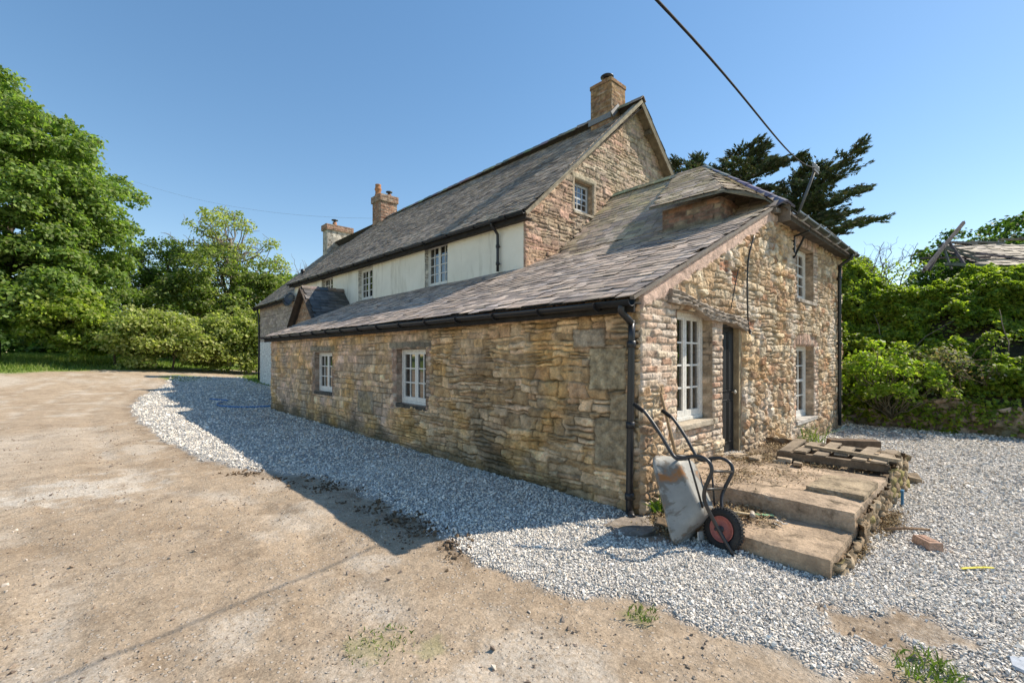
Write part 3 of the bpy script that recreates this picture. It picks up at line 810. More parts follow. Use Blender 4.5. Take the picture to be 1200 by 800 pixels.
# main roof (eave line drops a little towards the near gable)
ov = .22; vg = .30
ym0, ym1 = MY-vg, MYE+.12
sl = (MZR-5.04)/(MR-MX)
def main_slope(name, x_e, y0, y1, ze0, ze1, xr, zr, seed, pal, mat, sw=.25, ex=.15):
    """slate slope between a sloping eave line (x_e) and the ridge"""
    U = Vector((0, y0-y1, ze0-ze1)).normalized()        # runs from far to near
    P = Vector((x_e, y1, ze1)); top = Vector((xr, y1, zr))-P; S = (top-U*top.dot(U)).normalized()
    def ab(p): v = Vector(p)-P; return (v.dot(U), v.dot(S))
    poly = [ab((x_e, y1, ze1)), ab((x_e, y0, ze0)), ab((xr, y0, zr)), ab((xr, y1, zr))]
    return slates(name, P, U, S, poly, mat, house, slate_cols(pal, moss=(.36, .32, .23), mossf=lambda a, b: np.full(a.shape, -.15)+.4*sstep(.6, 0, b), seed=seed), sw, ex, .0095, seed=seed, jit=1.3)
xe = MX-ov; dz = -ov*sl
main_slope('main_roof', xe, ym0, ym1, eave(ym0)+dz+TH, eave(ym1)+dz+TH, MR, MZR+TH, 7, PAL_MAIN, M['slate'], .21, .125)
# rear slope: one sheet of courses on the other side
P = Vector((2*MR-xe, ym0, eave(ym0)+dz+TH)); Ur = Vector((0, 1, 0)); Sr = Vector((MR-(2*MR-xe), 0, MZR-eave(ym0)-dz)).normalized(); Lr = math.hypot(MR-xe, MZR-eave(ym0)-dz)
slates('rear_roof', P, Ur, Sr, [(0, 0), (27.2-ym0, 0), (27.2-ym0, Lr), (0, Lr)], M['slate'], house, slate_cols(PAL_MAIN), .4, .25, seed=9)
ridge_run('ridge_tiles', (MR, ym0-.02, MZR+TH+.05), (MR, MYE+.1, MZR+TH+.05), 40, M['slate'], [(.27,.24,.2),(.2,.18,.15),(.32,.28,.22)], house, .13, .115, .02, .012)
# barge boards of the sunlit gable
mb = MB(); mb.col = (.33, .28, .20)
mb.beam((xe+.02, ym0+.03, eave(ym0)+dz-.03), (MR, ym0+.03, MZR-.03), .035, .085)
mb.build('barge_board', M['wood'], house)
mb = MB(); mb.col = (.19, .165, .115)
q = Vector((2*MR-xe, ym0+.03, eave(ym0)+dz-.07))
mb.beam((MR+.02, ym0+.03, MZR-.09), q, .04, .20)
mb.beam((MR+.04, ym0+.21, MZR-.13), q+Vector((0, .18, -.05)), .28, .02)
mb.build('barge_board', M['wood'], house)
for t in (.12, .5, .86):
    mb = MB(); mb.col = (.17, .15, .11)
    p = Vector((MR, 0, MZR-.2)).lerp(Vector((2*MR-xe, 0, eave(ym0)+dz-.17)), t); mb.beam((p.x, ym0+.06, p.z), (p.x, MY+.05, p.z), .10, .12); mb.build('purlin_end', M['wood'], house)
mb = MB(); mb.col = (.28, .25, .2)
mb.beam((xe+.05, ym0+.18, eave(ym0)+dz-.02), (MR, ym0+.18, MZR-.02), .26, .02); mb.build('soffit', M['wood'], house)

# ---- eaves: black gutters, fascias, brackets and pipes
def gutter(p, q, r, nb, side, col=(.022, .022, .024), parent=None, bcol=None, sag=.0):
    p = Vector(p); q = Vector(q); t = (q-p).normalized(); s = Vector(side).normalized(); up = Vector((0, 0, 1))
    mb = MB(); mb.col = col; n = 9; m = 14; vs = []
    for i in range(m+1):
        c = p.lerp(q, i/m) + up*(-sag*math.sin(i*2.1)*.5)
        for rr in (r, r-.006):
            rng = range(n+1) if rr == r else range(n, -1, -1)
            for k in rng:
                th = math.pi*k/n; vs.append(c+s*(math.cos(th)*rr)-up*(math.sin(th)*rr))
    w = 2*(n+1); fs = []
    for i in range(m): fs += [(i*w+k, i*w+(k+1) % w, (i+1)*w+(k+1) % w, (i+1)*w+k) for k in range(w)]
    fs += [tuple(range(w)), tuple(range(m*w+w-1, m*w-1, -1))]
    mb.add(vs, fs, None, True)
    g = mb.build('gutter', M['black'], parent or house)
    for i in range(nb):
        c = p.lerp(q, (i+.5)/nb); b = MB(); b.col = bcol or col
        pts = [c+s*(math.cos(math.pi*k/8)*(r+.010))-up*(math.sin(math.pi*k/8)*(r+.010)) for k in range(9)]
        for a, d in zip(pts, pts[1:]): b.beam(a, d, .04, .01, up=t)
        b.build('bracket', M['black'], g)
    return g
zg = 2.3-.44*.2+.01
gutter((-.245, LW+.1, zg+.035), (-.245, -.06, zg-.01), .062, 16, (-1, 0, 0), sag=.008)
mb = MB(); mb.col = (.03, .028, .026); mb.box((-.178, -.04, 2.10), (-.150, LW+.08, 2.235)); mb.build('fascia', M['wood'], house)
mb = MB(); mb.col = (.05, .045, .04); mb.box((-.150, -.02, 2.19), (.0, LW+.05, 2.21)); mb.build('soffit', M['wood'], house)
def pipe(pts, r, clips=(), col=(.020, .020, .022), wall=(0, 0, 0), parent=None, sq=False):
    mb = MB(); mb.col = col
    mb.tube(curve_pts(pts, 3) if len(pts) > 2 else pts, r, 4 if sq else 10, sm=not sq)
    o = mb.build('downpipe', M['black'], parent or house)
    for z in clips:
        for i in range(len(pts)-1):
            a, b = pts[i], pts[i+1]
            if min(a[2], b[2]) <= z <= max(a[2], b[2]) and abs(a[2]-b[2]) > .5:
                t = (z-a[2])/(b[2]-a[2]); x = a[0]+(b[0]-a[0])*t; y = a[1]+(b[1]-a[1])*t
                c = MB(); c.col = col
                c.lathe([(r+.002, -.035), (r+.011, -.033), (r+.011, .033), (r+.002, .035)], (x, y, z), (0, 0, 1), 12)
                c.beam((x, y, z), (x+wall[0], y+wall[1], z), .03, .02); c.build('clip', M['black'], o)
    return o
pipe([(-.245, .06, 2.17), (-.24, .06, 2.10), (-.09, .05, 2.0), (-.075, .05, 1.85), (-.10, .06, .14), (-.12, .03, .06), (-.17, -.02, .03)], .036, (1.78, .95, .22), wall=(.06, 0, 0))
gutter((GX+.05, -.30, 3.97), (KX+.28, -.30, 3.99), .058, 6, (0, -1, 0), col=(.055, .058, .055), bcol=(.5, .5, .47))
mb = MB(); mb.col = (.10, .085, .07); mb.box((KX+.3, -.225, 3.86), (GX+.05, -.20, 4.0)); mb.box((KX+.3, -.2, 3.90), (GX, .0, 3.92)); mb.build('fascia', M['wood'], house)
pipe([(8.14, -.30, 3.90), (8.14, -.28, 3.82), (8.14, -.09, 3.68), (8.14, -.075, 3.5), (8.14, -.075, 1.9), (8.14, -.075, .12)], .036, (3.4, 1.95, .7), col=(.022, .026, .024), wall=(0, .08, 0))
mb = MB(); mb.col = (.20, .165, .13); mb.box((KX+.262, -.222, 3.86), (KX+.298, -.002, 4.12)); mb.beam((KX-.02, -.055, 3.985), (KX+.26, -.055, 4.03), .10, .07); mb.build('eave_end', M['wood'], house)
# short black cast bracket under the front eave
mb = MB(); mb.col = (.02, .02, .02); mb.beam((5.0, -.03, 3.80), (5.0, -.03, 3.40), .05, .03); mb.beam((5.0, -.04, 3.42), (5.0, -.20, 3.76), .03, .03); mb.beam((5.0, -.02, 3.78), (5.0, -.27, 3.84), .035, .03); mb.build('eave_bracket', M['black'], house)
gm = gutter((xe-.05, MYE+.1, eave(MYE)+dz+.02), (xe-.05, ym0+.02, eave(ym0)+dz+.01), .06, 14, (-1, 0, 0))
mb = MB(); mb.col = (.028, .026, .024)
mb.beam((xe+.03, MYE+.1, eave(MYE)+dz-.05), (xe+.03, ym0+.05, eave(ym0)+dz-.05), .02, .17); mb.build('fascia', M['wood'], house)
mb = MB(); mb.col = (.05, .045, .04)
mb.beam((xe+.14, MYE, eave(MYE)+dz-.10), (xe+.14, ym0+.06, eave(ym0)+dz-.10), .20, .02); mb.build('soffit', M['wood'], house)
pipe([(xe-.05, 5.38, 4.70), (xe-.03, 5.38, 4.63), (MX-.10, 5.38, 4.50), (MX-.075, 5.38, 4.36), (MX-.075, 5.38, 3.62)], .034, (4.2, 3.8), wall=(.07, 0, 0))

# ---- chimneys
def chimney(x0, x1, y0, y1, z0, z1, pal, corb=.05, seed=1, ht=.28, render=False, capcol=None):
    def lay(u, v):
        i, d = bricks(u, v, seed); c, h = finish(u, v, i, d, pick(i, pal, seed), .012, seed, np.array((.40, .33, .25)), .007, .05)
        n = fbm(u*3, v*3, 4, seed+9); k = sstep(.1, .5, n); return c*(1-.3*k)[..., None], h
    root = None
    faces = [((x0, y0), (1, 0, 0), x1-x0), ((x1, y0), (0, 1, 0), y1-y0), ((x1, y1), (-1, 0, 0), x1-x0), ((x0, y1), (0, -1, 0), y1-y0)]
    m = MB(); m.col = tuple(pal[0]); m.box((x0+.02, y0+.02, z0), (x1-.02, y1-.02, z1-.01)); root = m.build('chimney', M['render'] if render else M['brick'], house)
    zs = z1-ht
    for (px, py), U, w in faces:
        if not render: panel('stack_face', (px, py, 0), U, (0, 0, 1), w, zs, lay, M['brick'], root, s=.03, v0=z0)
        else: panel('stack_face', (px, py, 0), U, (0, 0, 1), w, zs, lay_stack, M['concrete'], root, s=.05, v0=z0)
        Uv = Vector(U); Nn = Uv.cross(Vector((0, 0, 1)))
        o = Vector((px, py, 0))-Uv*corb+Nn*corb
        panel('stack_head', o, U, (0, 0, 1), w+2*corb, z1, lay, M['brick'], root, s=.03, v0=zs)
    t = MB(); t.col = capcol or (.35, .31, .26)
    t.box((x0-corb+.01, y0-corb+.01, zs), (x1+corb-.01, y1+corb-.01, zs+.01))
    t.box((x0-corb+.005, y0-corb+.005, z1-.03), (x1+corb-.005, y1+corb-.005, z1+.005))
    vs = [(x0, y0, z1+.005), (x1, y0, z1+.005), (x1, y1, z1+.005), (x0, y1, z1+.005)]
    cx, cy = (x0+x1)/2, (y0+y1)/2; a, b = (x1-x0)*.25, (y1-y0)*.25
    vs += [(cx-a, cy-b, z1+.07), (cx+a, cy-b, z1+.07), (cx+a, cy+b, z1+.07), (cx-a, cy+b, z1+.07)]
    t.add(vs, [(0,1,5,4),(1,2,6,5),(2,3,7,6),(3,0,4,7),(4,5,6,7)]); t.build('flaunching', M['concrete'], root)
    return root
def pot(root, x, y, z, prof, col, mat='brick'):
    m = MB(); m.col = col; m.lathe(prof, (x, y, z), (0, 0, 1), 16); return m.build('chimney_pot', M[mat], root)
BUFF = np.array([(0.367, 0.234, 0.116), (0.33, 0.194, 0.094), (0.404, 0.266, 0.145), (0.349, 0.194, 0.108), (0.303, 0.178, 0.087)])
c1 = chimney(6.85, 7.59, 5.12, 5.85, 8.3, 9.72, BUFF, .02, 3, .10)
pot(c1, 7.2, 5.5, 9.76, [(.11, 0), (.10, .16), (.115, .16), (.115, .18), (.0, .18)], (.30, .15, .09))
p = MB(); p.col = (.03, .03, .032); p.lathe([(.09, 0), (.19, .02), (.20, .045), (.17, .07), (.0, .11)], (7.2, 5.5, 9.98), (0, 0, 1), 16); p.tube([(7.2, 5.5, 9.93), (7.2, 5.5, 10.0)], .08); p.build('cowl', M['black'], c1)
m = MB(); m.col = (.20, .20, .20)
m.beam((6.82, 5.10, 8.62), (6.82, 5.9, 8.62), .03, .16); m.beam((6.84, 5.085, 8.62), (7.2, 5.085, 8.98), .03, .16); m.build('lead_flashing', M['metal'], c1)
RED = np.array([(.36,.19,.12),(.40,.24,.16),(.33,.18,.12),(.44,.30,.22),(.30,.2,.15)])
c2 = chimney(6.8, 7.75, 19.2, 20.1, 7.9, 10.05, RED, .06, 5, .34)
pot(c2, 7.0, 19.85, 10.1, [(.17, 0), (.165, .1), (.14, .14), (.15, .3), (.19, .36), (.16, .42), (.14, .55), (.16, .6), (.15, .62), (.0, .62)], (.45, .22, .11))
pot(c2, 7.45, 19.5, 10.1, [(.12, 0), (.11, .12), (.0, .12)], (.30, .15, .09))
p = MB(); p.col = (.03, .03, .032); p.lathe([(.06, .10), (.07, .2), (.17, .22), (.17, .26), (0, .30)], (7.45, 19.5, 10.1), (0, 0, 1), 14); p.build('cowl', M['black'], c2)
c3 = chimney(6.7, 8.3, 26.1, 26.8, 7.2, 9.95, np.array([(.40,.24,.17),(.36,.22,.15)]), .08, 7, .34, render=True)
pot(c3, 7.3, 26.4, 10.0, [(.14, 0), (.12, .22), (.0, .22)], (.38, .2, .12))
p = MB(); p.col = (.03, .03, .032); p.lathe([(.06, .2), (.07, .3), (.20, .32), (.20, .36), (0, .42)], (7.3, 26.4, 10.0), (0, 0, 1), 14); p.build('cowl', M['black'], c3)

# ---- squat brick stub on the near roof, under a swept slate lid
sx0, sx1, sy0, sy1, sz0, sz1 = 3.36, 4.15, .56, 1.60, 3.6, 4.26
def lay_stub(u, v):
    i, d = bricks(u, v, 33, .23, .085, .01); c, h = finish(u, v, i, d, pick(i, PAL_OLDBRICK, 3), .016, 19, np.array((.24, .2, .15)), .009, .05)
    k = sstep(3.98, 3.90, v+.05*fbm(u*4, v*4, 3, 35)); return c + (np.array((.20, .18, .13))*(1+.3*fbm(u*9, v*9, 3, 36))[..., None]-c)*(k*.9)[..., None], h
m = MB(); m.col = (.2, .15, .1); m.box((sx0+.03, sy0+.03, sz0), (sx1+1.3, sy1-.03, sz1-.02)); stub = m.build('brick_stub', M['brick'], house)
panel('stub_face', (sx0, sy1, 0), (0, -1, 0), (0, 0, 1), sy1-sy0, sz1, lay_stub, M['brick'], stub, .02, v0=sz0)
panel('stub_face', (sx0, sy0, 0), (1, 0, 0), (0, 0, 1), sx1-sx0, sz1, lay_stub, M['brick'], stub, .02, v0=sz0)
A = Vector((3.12, 1.72, 4.30)); B = Vector((3.12, .42, 4.28)); Cc = Vector((4.10, -.06, 4.13)); Pp = Vector((RX-.02, RYA+.02, RZ+.10)); Qq = Vector((RX-.05, 2.75, RZ+.09))
B2 = Vector((3.45, .22, 4.28)); B3 = Vector((3.80, .05, 4.23))
th = Vector((0, 0, -.05)); ring = [A, B, B2, B3, Cc, Pp, Qq]
m = MB(); m.col = (.20, .185, .14); nn = len(ring)
m.add([v+th for v in ring]+[v-Vector((0, 0, .012)) for v in ring], [tuple(reversed(range(nn)))]+[(i, (i+1) % nn, nn+(i+1) % nn, nn+i) for i in range(nn)]+[(nn, nn+1, nn+5, nn+6), (nn+1, nn+2, nn+5), (nn+2, nn+3, nn+5), (nn+3, nn+4, nn+5)])
lid = m.build('lid', M['concrete'], stub)
def lid_part(a, b, c, d, seed):
    U = (b-a).normalized(); top = c-a; S = (top-U*top.dot(U)).normalized()
    def ab(p): return ((p-a).dot(U), (p-a).dot(S))
    slates('lid_slates', a, U, S, [ab(p) for p in ([a, b, c, d] if d else [a, b, c])], M['slate'], lid, slate_cols(PAL_LEAN, moss=(.46, .39, .19), mossf=lambda x, y: np.full(x.shape, .2), seed=5), .25, .13, .012, seed=seed, under=False)
lid_part(A, B, Pp, Qq, 41); lid_part(B, B2, Pp, None, 42); lid_part(B2, B3, Pp, None, 43); lid_part(B3, Cc, Pp, None, 44)
m = MB(); m.col = (.26, .24, .2)
m.beam((3.33, .50, 3.80), (3.33, 1.66, 3.80), .05, .12); m.beam((3.34, .53, 3.80), (4.1, .53, 4.12), .05, .10); m.build('mortar_fillet', M['concrete'], stub)

# ---- little gabled porch beyond the lean-to
pz0, pz1, py0, py1, px0 = 2.85, 4.08, 12.98, 15.5, 1.5
pym = (py0+py1)/2
def lay_pg(u, v):
    i, d = bricks(u, v, 37, .2, .07); return finish(u, v, i, d, pick(i, np.array([(.34,.21,.13),(.38,.25,.15),(.30,.19,.12)]), 3), .012, 20, np.array((.42, .35, .26)), .009)
panel('porch_wall', (px0, py1, 0), (0, -1, 0), (0, 0, 1), py1-py0, lambda u: np.minimum(pz0+u*(pz1-pz0)/(pym-py0), pz1-(u-(py1-pym))*(pz1-pz0)/(pym-py0)), lay_pg, M['brick'], house, .03)
ps = (pz1-pz0)/(pym-py0)
for sg, yy, sd in ((1, py0, 21), (-1, py1, 22)):
    S = Vector((0, sg*1, ps)).normalized(); Lp = math.hypot(pym-py0+.1, ps*(pym-py0+.1))
    U = (1, 0, 0) if sg == 1 else (-1, 0, 0); xo = px0-.2 if sg == 1 else MX
    wd = MX-px0+.2
    slates('porch_roof', (xo, yy-.1*sg, pz0+.05-.1*ps), U, S, [(0, 0), (wd, 0), (wd, Lp), (0, Lp)], M['slate_dark'], house, slate_cols(PAL_DARK), .28, .17, seed=sd)
ridge_run('ridge_tiles', (px0-.2, pym, pz1+.08), (MX, pym, pz1+.10), 5, M['slate_dark'], [(.09,.085,.08),(.2,.17,.13)], house, .11, .10)
m = MB(); m.col = (.10, .08, .065)
m.beam((px0-.19, pym, pz1+.0), (px0-.19, py0-.1, pz0-.1*ps-.0), .04, .16, up=(1, 0, 0)); m.beam((px0-.19, pym, pz1+.0), (px0-.19, py1+.1, pz0-.1*ps), .04, .16, up=(1, 0, 0)); m.build('barge_board', M['wood'], house)

# ---- far extension: brick over white render, black flue
EX, EY0, EY1, EZ, ERZ = 3.15, MYE, 27.0, 4.72, 8.5
def lay_ext(u, v):
    i, d = bricks(u, v, 38, .45, .17, .01); c, h = finish(u, v, i, d, pick(i, PAL_PALEBRICK, 3), .016, 22, np.array((.36, .30, .24)), .014)
    k = sstep(2.52, 2.48, v+.02*fbm(u*3, v*3, 2, 4)); n = fbm(u*2, v*2, 4, 39)
    return c + (np.array((.80, .78, .72))*(1+.06*n)[..., None]-c)*k[..., None], h*(1-k)+.02*k
OE = (20.15, 21.2, 3.75, 4.62)
panel('extension_wall', (EX, EY1, 0), (0, -1, 0), (0, 0, 1), EY1-EY0, EZ, lay_ext, M['stone'], house, .04, [(EY1-OE[1], EY1-OE[0], OE[2], OE[3])])
window(house, (EX, OE[1], OE[2]), (0, -1, 0), (-1, 0, 0), OE[1]-OE[0], OE[3]-OE[2], 1, 2, .06, 2, sillcol=(.4, .38, .34), sproj=.035)
plain('end_wall', (2*MR-EX, EY1, 0), (-1, 0, 0), 2*MR-2*EX, lambda u: EZ+(ERZ-EZ)*(1-np.abs(u/(MR-EX)-1)), PAL_PINK)
main_slope('extension_roof', EX-.3, EY0-.3, EY1+.2, EZ-.2, EZ-.2, MR, ERZ, 12, PAL_MAIN, M['slate'])
gutter((EX-.36, EY1+.2, EZ-.22), (EX-.36, EY0+.6, EZ-.22), .06, 5, (-1, 0, 0))
mb = MB(); mb.col = (.03, .028, .026); mb.box((EX-.29, EY0, EZ-.38), (EX-.27, EY1+.15, EZ-.2)); mb.col = (.3, .27, .22); mb.box((EX-.27, EY0, EZ-.3), (EX, EY1+.1, EZ-.28)); mb.build('fascia', M['wood'], house)
pipe([(EX-.36, EY1+.05, EZ-.28), (EX-.3, EY1+.05, EZ-.4), (EX-.08, EY1-.05, EZ-.7), (EX-.08, EY1-.05, .3)], .045, (3., 2.), wall=(.08, 0, 0))
m = MB(); m.col = (.03, .03, .03); m.tube([(3.9, 22.0, 4.9), (3.9, 22.0, 6.05)], .07); m.lathe([(.11, 0), (.11, .12), (.0, .16)], (3.9, 22.0, 6.03), (0, 0, 1), 12); m.build('flue', M['black'], house)
m = MB(); m.col = (.02, .02, .02)
m.tube(curve_pts([(2.98, -.02, 2.05), (2.93, -.045, 1.98), (2.85, -.05, 2.02), (2.80, -.05, 2.25), (2.78, -.05, 2.75), (2.84, -.05, 3.1), (3.05, -.05, 3.45)], 6), .012, 6)
m.tube(curve_pts([(2.80, -.05, 2.86), (2.55, -.05, 2.92), (2.42, -.05, 2.8), (2.2, -.05, 2.3)], 6), .007, 5)
m.build('wall_cable', M['black'], house)

# ================================================================== GROUND
CAM = np.array([-4.166, -2.544]); RT = np.array([.7325, -.6807]); FW = np.array([.6807, .7325])
def cw(lat, dep):                       # metres right of / ahead of the viewpoint -> world X, Y (layout aid)
    p = CAM + RT*lat + FW*dep; return float(p[0]), float(p[1])
def poly_sd(x, y, pts):
    """signed distance to polygon, positive inside"""
    pts = np.array(pts, float); d = np.full(x.shape, 1e9); c = np.zeros(x.shape, bool); n = len(pts)
    for i in range(n):
        a = pts[i]; b = pts[(i+1) % n]; e = b-a
        t = np.clip(((x-a[0])*e[0]+(y-a[1])*e[1])/(e@e), 0, 1)
        d = np.minimum(d, np.hypot(x-a[0]-e[0]*t, y-a[1]-e[1]*t))
        cr = ((a[1] > y) != (b[1] > y)) & (x < e[0]*(y-a[1])/(e[1] if e[1] else 1e-9)+a[0]); c ^= cr
    return np.where(c, d, -d)
GRAVEL = [(-.6, 30.5), (-1.4, 26), (-2.62, 21.56), (-3.15, 17), (-3.24, 13.27), (-3.1, 8.84), (-2.85, 6.42), (-2.55, 5.09), (-1.95, 3.9), (-1.75, 2.9), (-1.72, 1.7), (-1.80, .9), (-1.84, .36),
          (-1.81, 0), (-1.7, -.42), (-1.55, -.89), (-1.52, -1.24), (-1.42, -1.56), (-1.36, -2.0), (-.98, -2.0), (-.90, -2.35), (-.7, -2.9), (-.5, -4.0), (0, -9), (9.9, -9), (9.9, 3), (3, 3), (3, 30.5)]
def smax(x): return np.maximum(x, 0)
def height(x, y):
    h = 1.15*sstep(20, 42, y + .25*np.minimum(-x, 25))*sstep(14, -4, x)
    h = h + .6*sstep(40, 70, y)
    return h
def gravel_f(x, y):
    sd = poly_sd(x, y, GRAVEL)
    n = fbm(x*1.6, y*1.6, 4, 101)*.16 + fbm(x*6, y*6, 3, 102)*.06
    g = sstep(-.06, .10, sd+n)
    # worn bare spots in the gravel by the near right
    for (cx, cy, r) in ((-.72, -2.02, .30), (-.45, -2.25, .22)):
        g *= sstep(.5, 1.2, np.hypot(x-cx, (y-cy))/r + .5*fbm(x*5, y*5, 3, 103))
    g *= sstep(.1, .55, np.hypot(x+.25, y+.30)+.15*fbm(x*5, y*5, 3, 104)-.0)
    return g
def ground_z(x, y):
    g = gravel_f(x, y)
    r = np.hypot(x-CAM[0], y-CAM[1]); near = sstep(60, 15, r)
    z = height(x, y) + near*(.022*fbm(x*.9, y*.9, 4, 105) + .010*fbm(x*4, y*4, 4, 106)*(1-.3*g)) + .022*g
    sd = poly_sd(x, y, GRAVEL)
    for q in (-.95, -2.55): z = z - near*.016*np.exp(-((sd-q+.12*fbm(x*.4, y*.4, 2, 107))/.17)**2)*(y > -3)
    # churned lip of soil along the gravel edge
    return z
ang = np.concatenate([np.radians(np.linspace(-75, 75, 900)), np.radians(np.linspace(77, 283, 70))])
rr = np.concatenate([[.02, .5, 1.0], np.geomspace(1.5, 14, 420), np.geomspace(14.2, 60, 130), np.geomspace(63, 3000, 40)])
A_, R_ = np.meshgrid(ang, rr)
lat = R_*np.sin(A_); dep = R_*np.cos(A_)
gx = CAM[0]+RT[0]*lat+FW[0]*dep; gy = CAM[1]+RT[1]*lat+FW[1]*dep
gz = ground_z(gx, gy); gg = gravel_f(gx, gy)
# grass: the verge at the far end of the drive, the patch by the far corner
gn = fbm(gx*.35, gy*.35, 4, 111); gn2 = fbm(gx*1.4, gy*1.4, 4, 112)
road = [(-30, -30), (-26, 12), (-17, 25), (-10.5, 31.5), (-4.5, 33), (.5, 36), (6, 41), (14, 47), (20, 52), (22, 49), (9, 38.5), (4.2, 33.2), (2.6, 30.5), (3, 20), (3, -12), (4, -30)]
rsd = poly_sd(gx, gy, road)
grass = np.clip(sstep(.4, -.5, rsd + .9*gn + .3*gn2), 0, 1)*(1-gg)
patch = sstep(1.0, .55, np.hypot((gx+.1)/1.3, (gy-29.6)/2.3)+.3*gn2)
grass = np.maximum(grass, patch)
for (cx, cy, r) in ((-.98, -2.28, .16), (-2.75, -.35, .10), (-3.0, -.1, .16), (-1.62, -.95, .10), (-.22, -.12, .2)):
    grass = np.maximum(grass, .30*sstep(1.2, .4, np.hypot(gx-cx, gy-cy)/r+.6*fbm(gx*9, gy*9, 3, 113)))
pale = np.clip(.95*sstep(1.15, .3, np.hypot((gx+4.3)/.95, (gy-5.25)/.75)+.9*fbm(gx*3, gy*3, 5, 114)), 0, 1)
pale = np.maximum(pale, .6*sstep(.1, .7, fbm(gx*.3, gy*.12, 3, 115))*sstep(6, 12, np.hypot(gx-CAM[0], gy-CAM[1])))
pale = np.maximum(pale, .55*sstep(.05, .5, fbm(gx*1.0, gy*.8, 5, 116)+.35*np.exp(-((gx+2.9)/.8)**2-((gy+.9)/.7)**2)-.18))
sd0 = poly_sd(gx, gy, GRAVEL)
for q, wd in ((-.95, .15), (-2.55, .15), (-4.3, .2)):
    tr = np.exp(-((sd0-q+.12*fbm(gx*.4, gy*.4, 2, 107))/wd)**2)
    pale = np.maximum(pale, .55*tr*sstep(-.3, .4, fbm(gx*1.1, gy*1.1, 4, 120)))
dark = .8*np.exp(-((sd0+.10)/.16)**2)*sstep(-.05, .35, fbm(gx*1.9, gy*1.9, 4, 117)+.12)*sstep(-.4, .4, gy)
dark = np.maximum(dark, .42*sstep(.34, .66, fbm(gx*1.3, gy*1.3, 5, 118)))
dark = np.maximum(dark, .75*sstep(1.2, .5, np.hypot(gx+.5, gy+2.12)/.5+.5*fbm(gx*5, gy*5, 3, 119)))
ny, nx = gx.shape; idx = np.arange(ny*nx).reshape(ny, nx); idn = np.concatenate([idx[:, 1:], idx[:, :1]], 1)
F = np.stack([idx[:-1], idx[1:], idn[1:], idn[:-1]], -1).reshape(-1, 4)[:, ::-1]
ground = np_mesh('ground', np.stack([gx, gy, gz], -1).reshape(-1, 3), F, M['ground'], None, smooth=True,
                 attrs={'gravel': gg.ravel(), 'grass': grass.ravel(), 'pale': pale.ravel(), 'dark': dark.ravel()})
tag(ground, 'bare earth drive with pale gravel spread along the farmhouse walls', None, kind='structure')

# ---- loose stone chips
def chips(name, P, size, col, seed, label, flat=.6):
    rng = np.random.RandomState(seed); n = len(P)
    base = np.array([(1,0,0),(-1,0,0),(0,1,0),(0,-1,0),(0,0,1),(0,0,-1),(.62,.62,.55),(-.62,-.6,.5)], float)
    base = base[:6]
    v = base[None]*np.stack([size*rng.uniform(.75, 1.35, n), size*rng.uniform(.55, 1., n), size*rng.uniform(.4, .8, n)], -1)[:, None, :]
    v = v*rng.uniform(.62, 1.2, (n, 6, 1)) + rng.normal(0, .16, (n, 6, 3))*size[:, None, None]
    q = rng.normal(0, 1, (n, 4)); q[:, 1:3] *= .55; q /= np.linalg.norm(q, axis=1)[:, None]
    w, x, y, z = q.T
    Rm = np.stack([1-2*(y*y+z*z), 2*(x*y-z*w), 2*(x*z+y*w), 2*(x*y+z*w), 1-2*(x*x+z*z), 2*(y*z-x*w), 2*(x*z-y*w), 2*(y*z+x*w), 1-2*(x*x+y*y)], -1).reshape(n, 3, 3)
    v = np.einsum('nij,nkj->nki', Rm, v) + P[:, None, :]
    f = np.array([(0,2,4),(2,1,4),(1,3,4),(3,0,4),(2,0,5),(1,2,5),(3,1,5),(0,3,5)])
    F = (f[None]+(np.arange(n)*6)[:, None, None]).reshape(-1, 3)
    o = np_mesh(name, v.reshape(-1, 3), F, M['pebble'], None, np.repeat(col, 6, axis=0))
    tag(o, label, kind='stuff'); return o
rng = np.random.RandomState(77)
def polar(n, r0, r1, a0=-60, a1=60, p=2):
    r = (rng.uniform(r0**p, r1**p, n))**(1/p); a = np.radians(rng.uniform(a0, a1, n))
    lt = r*np.sin(a); dp = r*np.cos(a)
    return CAM[0]+RT[0]*lt+FW[0]*dp, CAM[1]+RT[1]*lt+FW[1]*dp, r
PS, SS = [], []
for r0, r1, den, sz in ((1.6, 4.2, 4200, .0105), (4.2, 7.5, 1900, .0135), (7.5, 12, 620, .019), (12, 19, 260, .024), (19, 40, 110, .032)):
    n = int(math.pi*(r1*r1-r0*r0)/3*den)
    x, y, r = polar(n, r0, r1)
    g = gravel_f(x, y); k = (rng.uniform(0, 1, n) < g**1.5) & ~((x > .02) & (y > .02) & (x < 8.5) & (y < 13)) & ~((x > 2.9) & (y > 4)) & ~((x > -.17) & (x < 3.6) & (y > -1.68) & (y < 0))
    x, y = x[k], y[k]; s = sz*rng.lognormal(-.05, .3, k.sum())
    PS.append(np.stack([x, y, ground_z(x, y)+s*.25], -1)); SS.append(s)
P = np.concatenate(PS); S_ = np.concatenate(SS)
pal = np.array([1.30, 1.25, 1.17])*np.array([(.72,.69,.63),(.62,.60,.56),(.52,.51,.49),(.80,.77,.72),(.66,.60,.52),(.42,.41,.40),(.69,.65,.60)])
chips('gravel', P, S_, pal[rng.randint(0, len(pal), len(P))]*rng.uniform(.72, 1.1, (len(P), 1)), 5, 'pale grey limestone gravel chips spread round the house')
n = 60000; x, y, r = polar(n, 1.8, 16, p=1.3)
g = gravel_f(x, y); cl = fbm(x*1.2, y*1.2, 4, 121)
k = (g < .3) & (rng.uniform(0, 1, n) < .22+.9*sstep(-.1, .5, cl)) & ~((x > .0) & (y > 0))
x, y = x[k], y[k]; s = np.clip(.0050*rng.lognormal(0, .6, k.sum()), .002, .026)
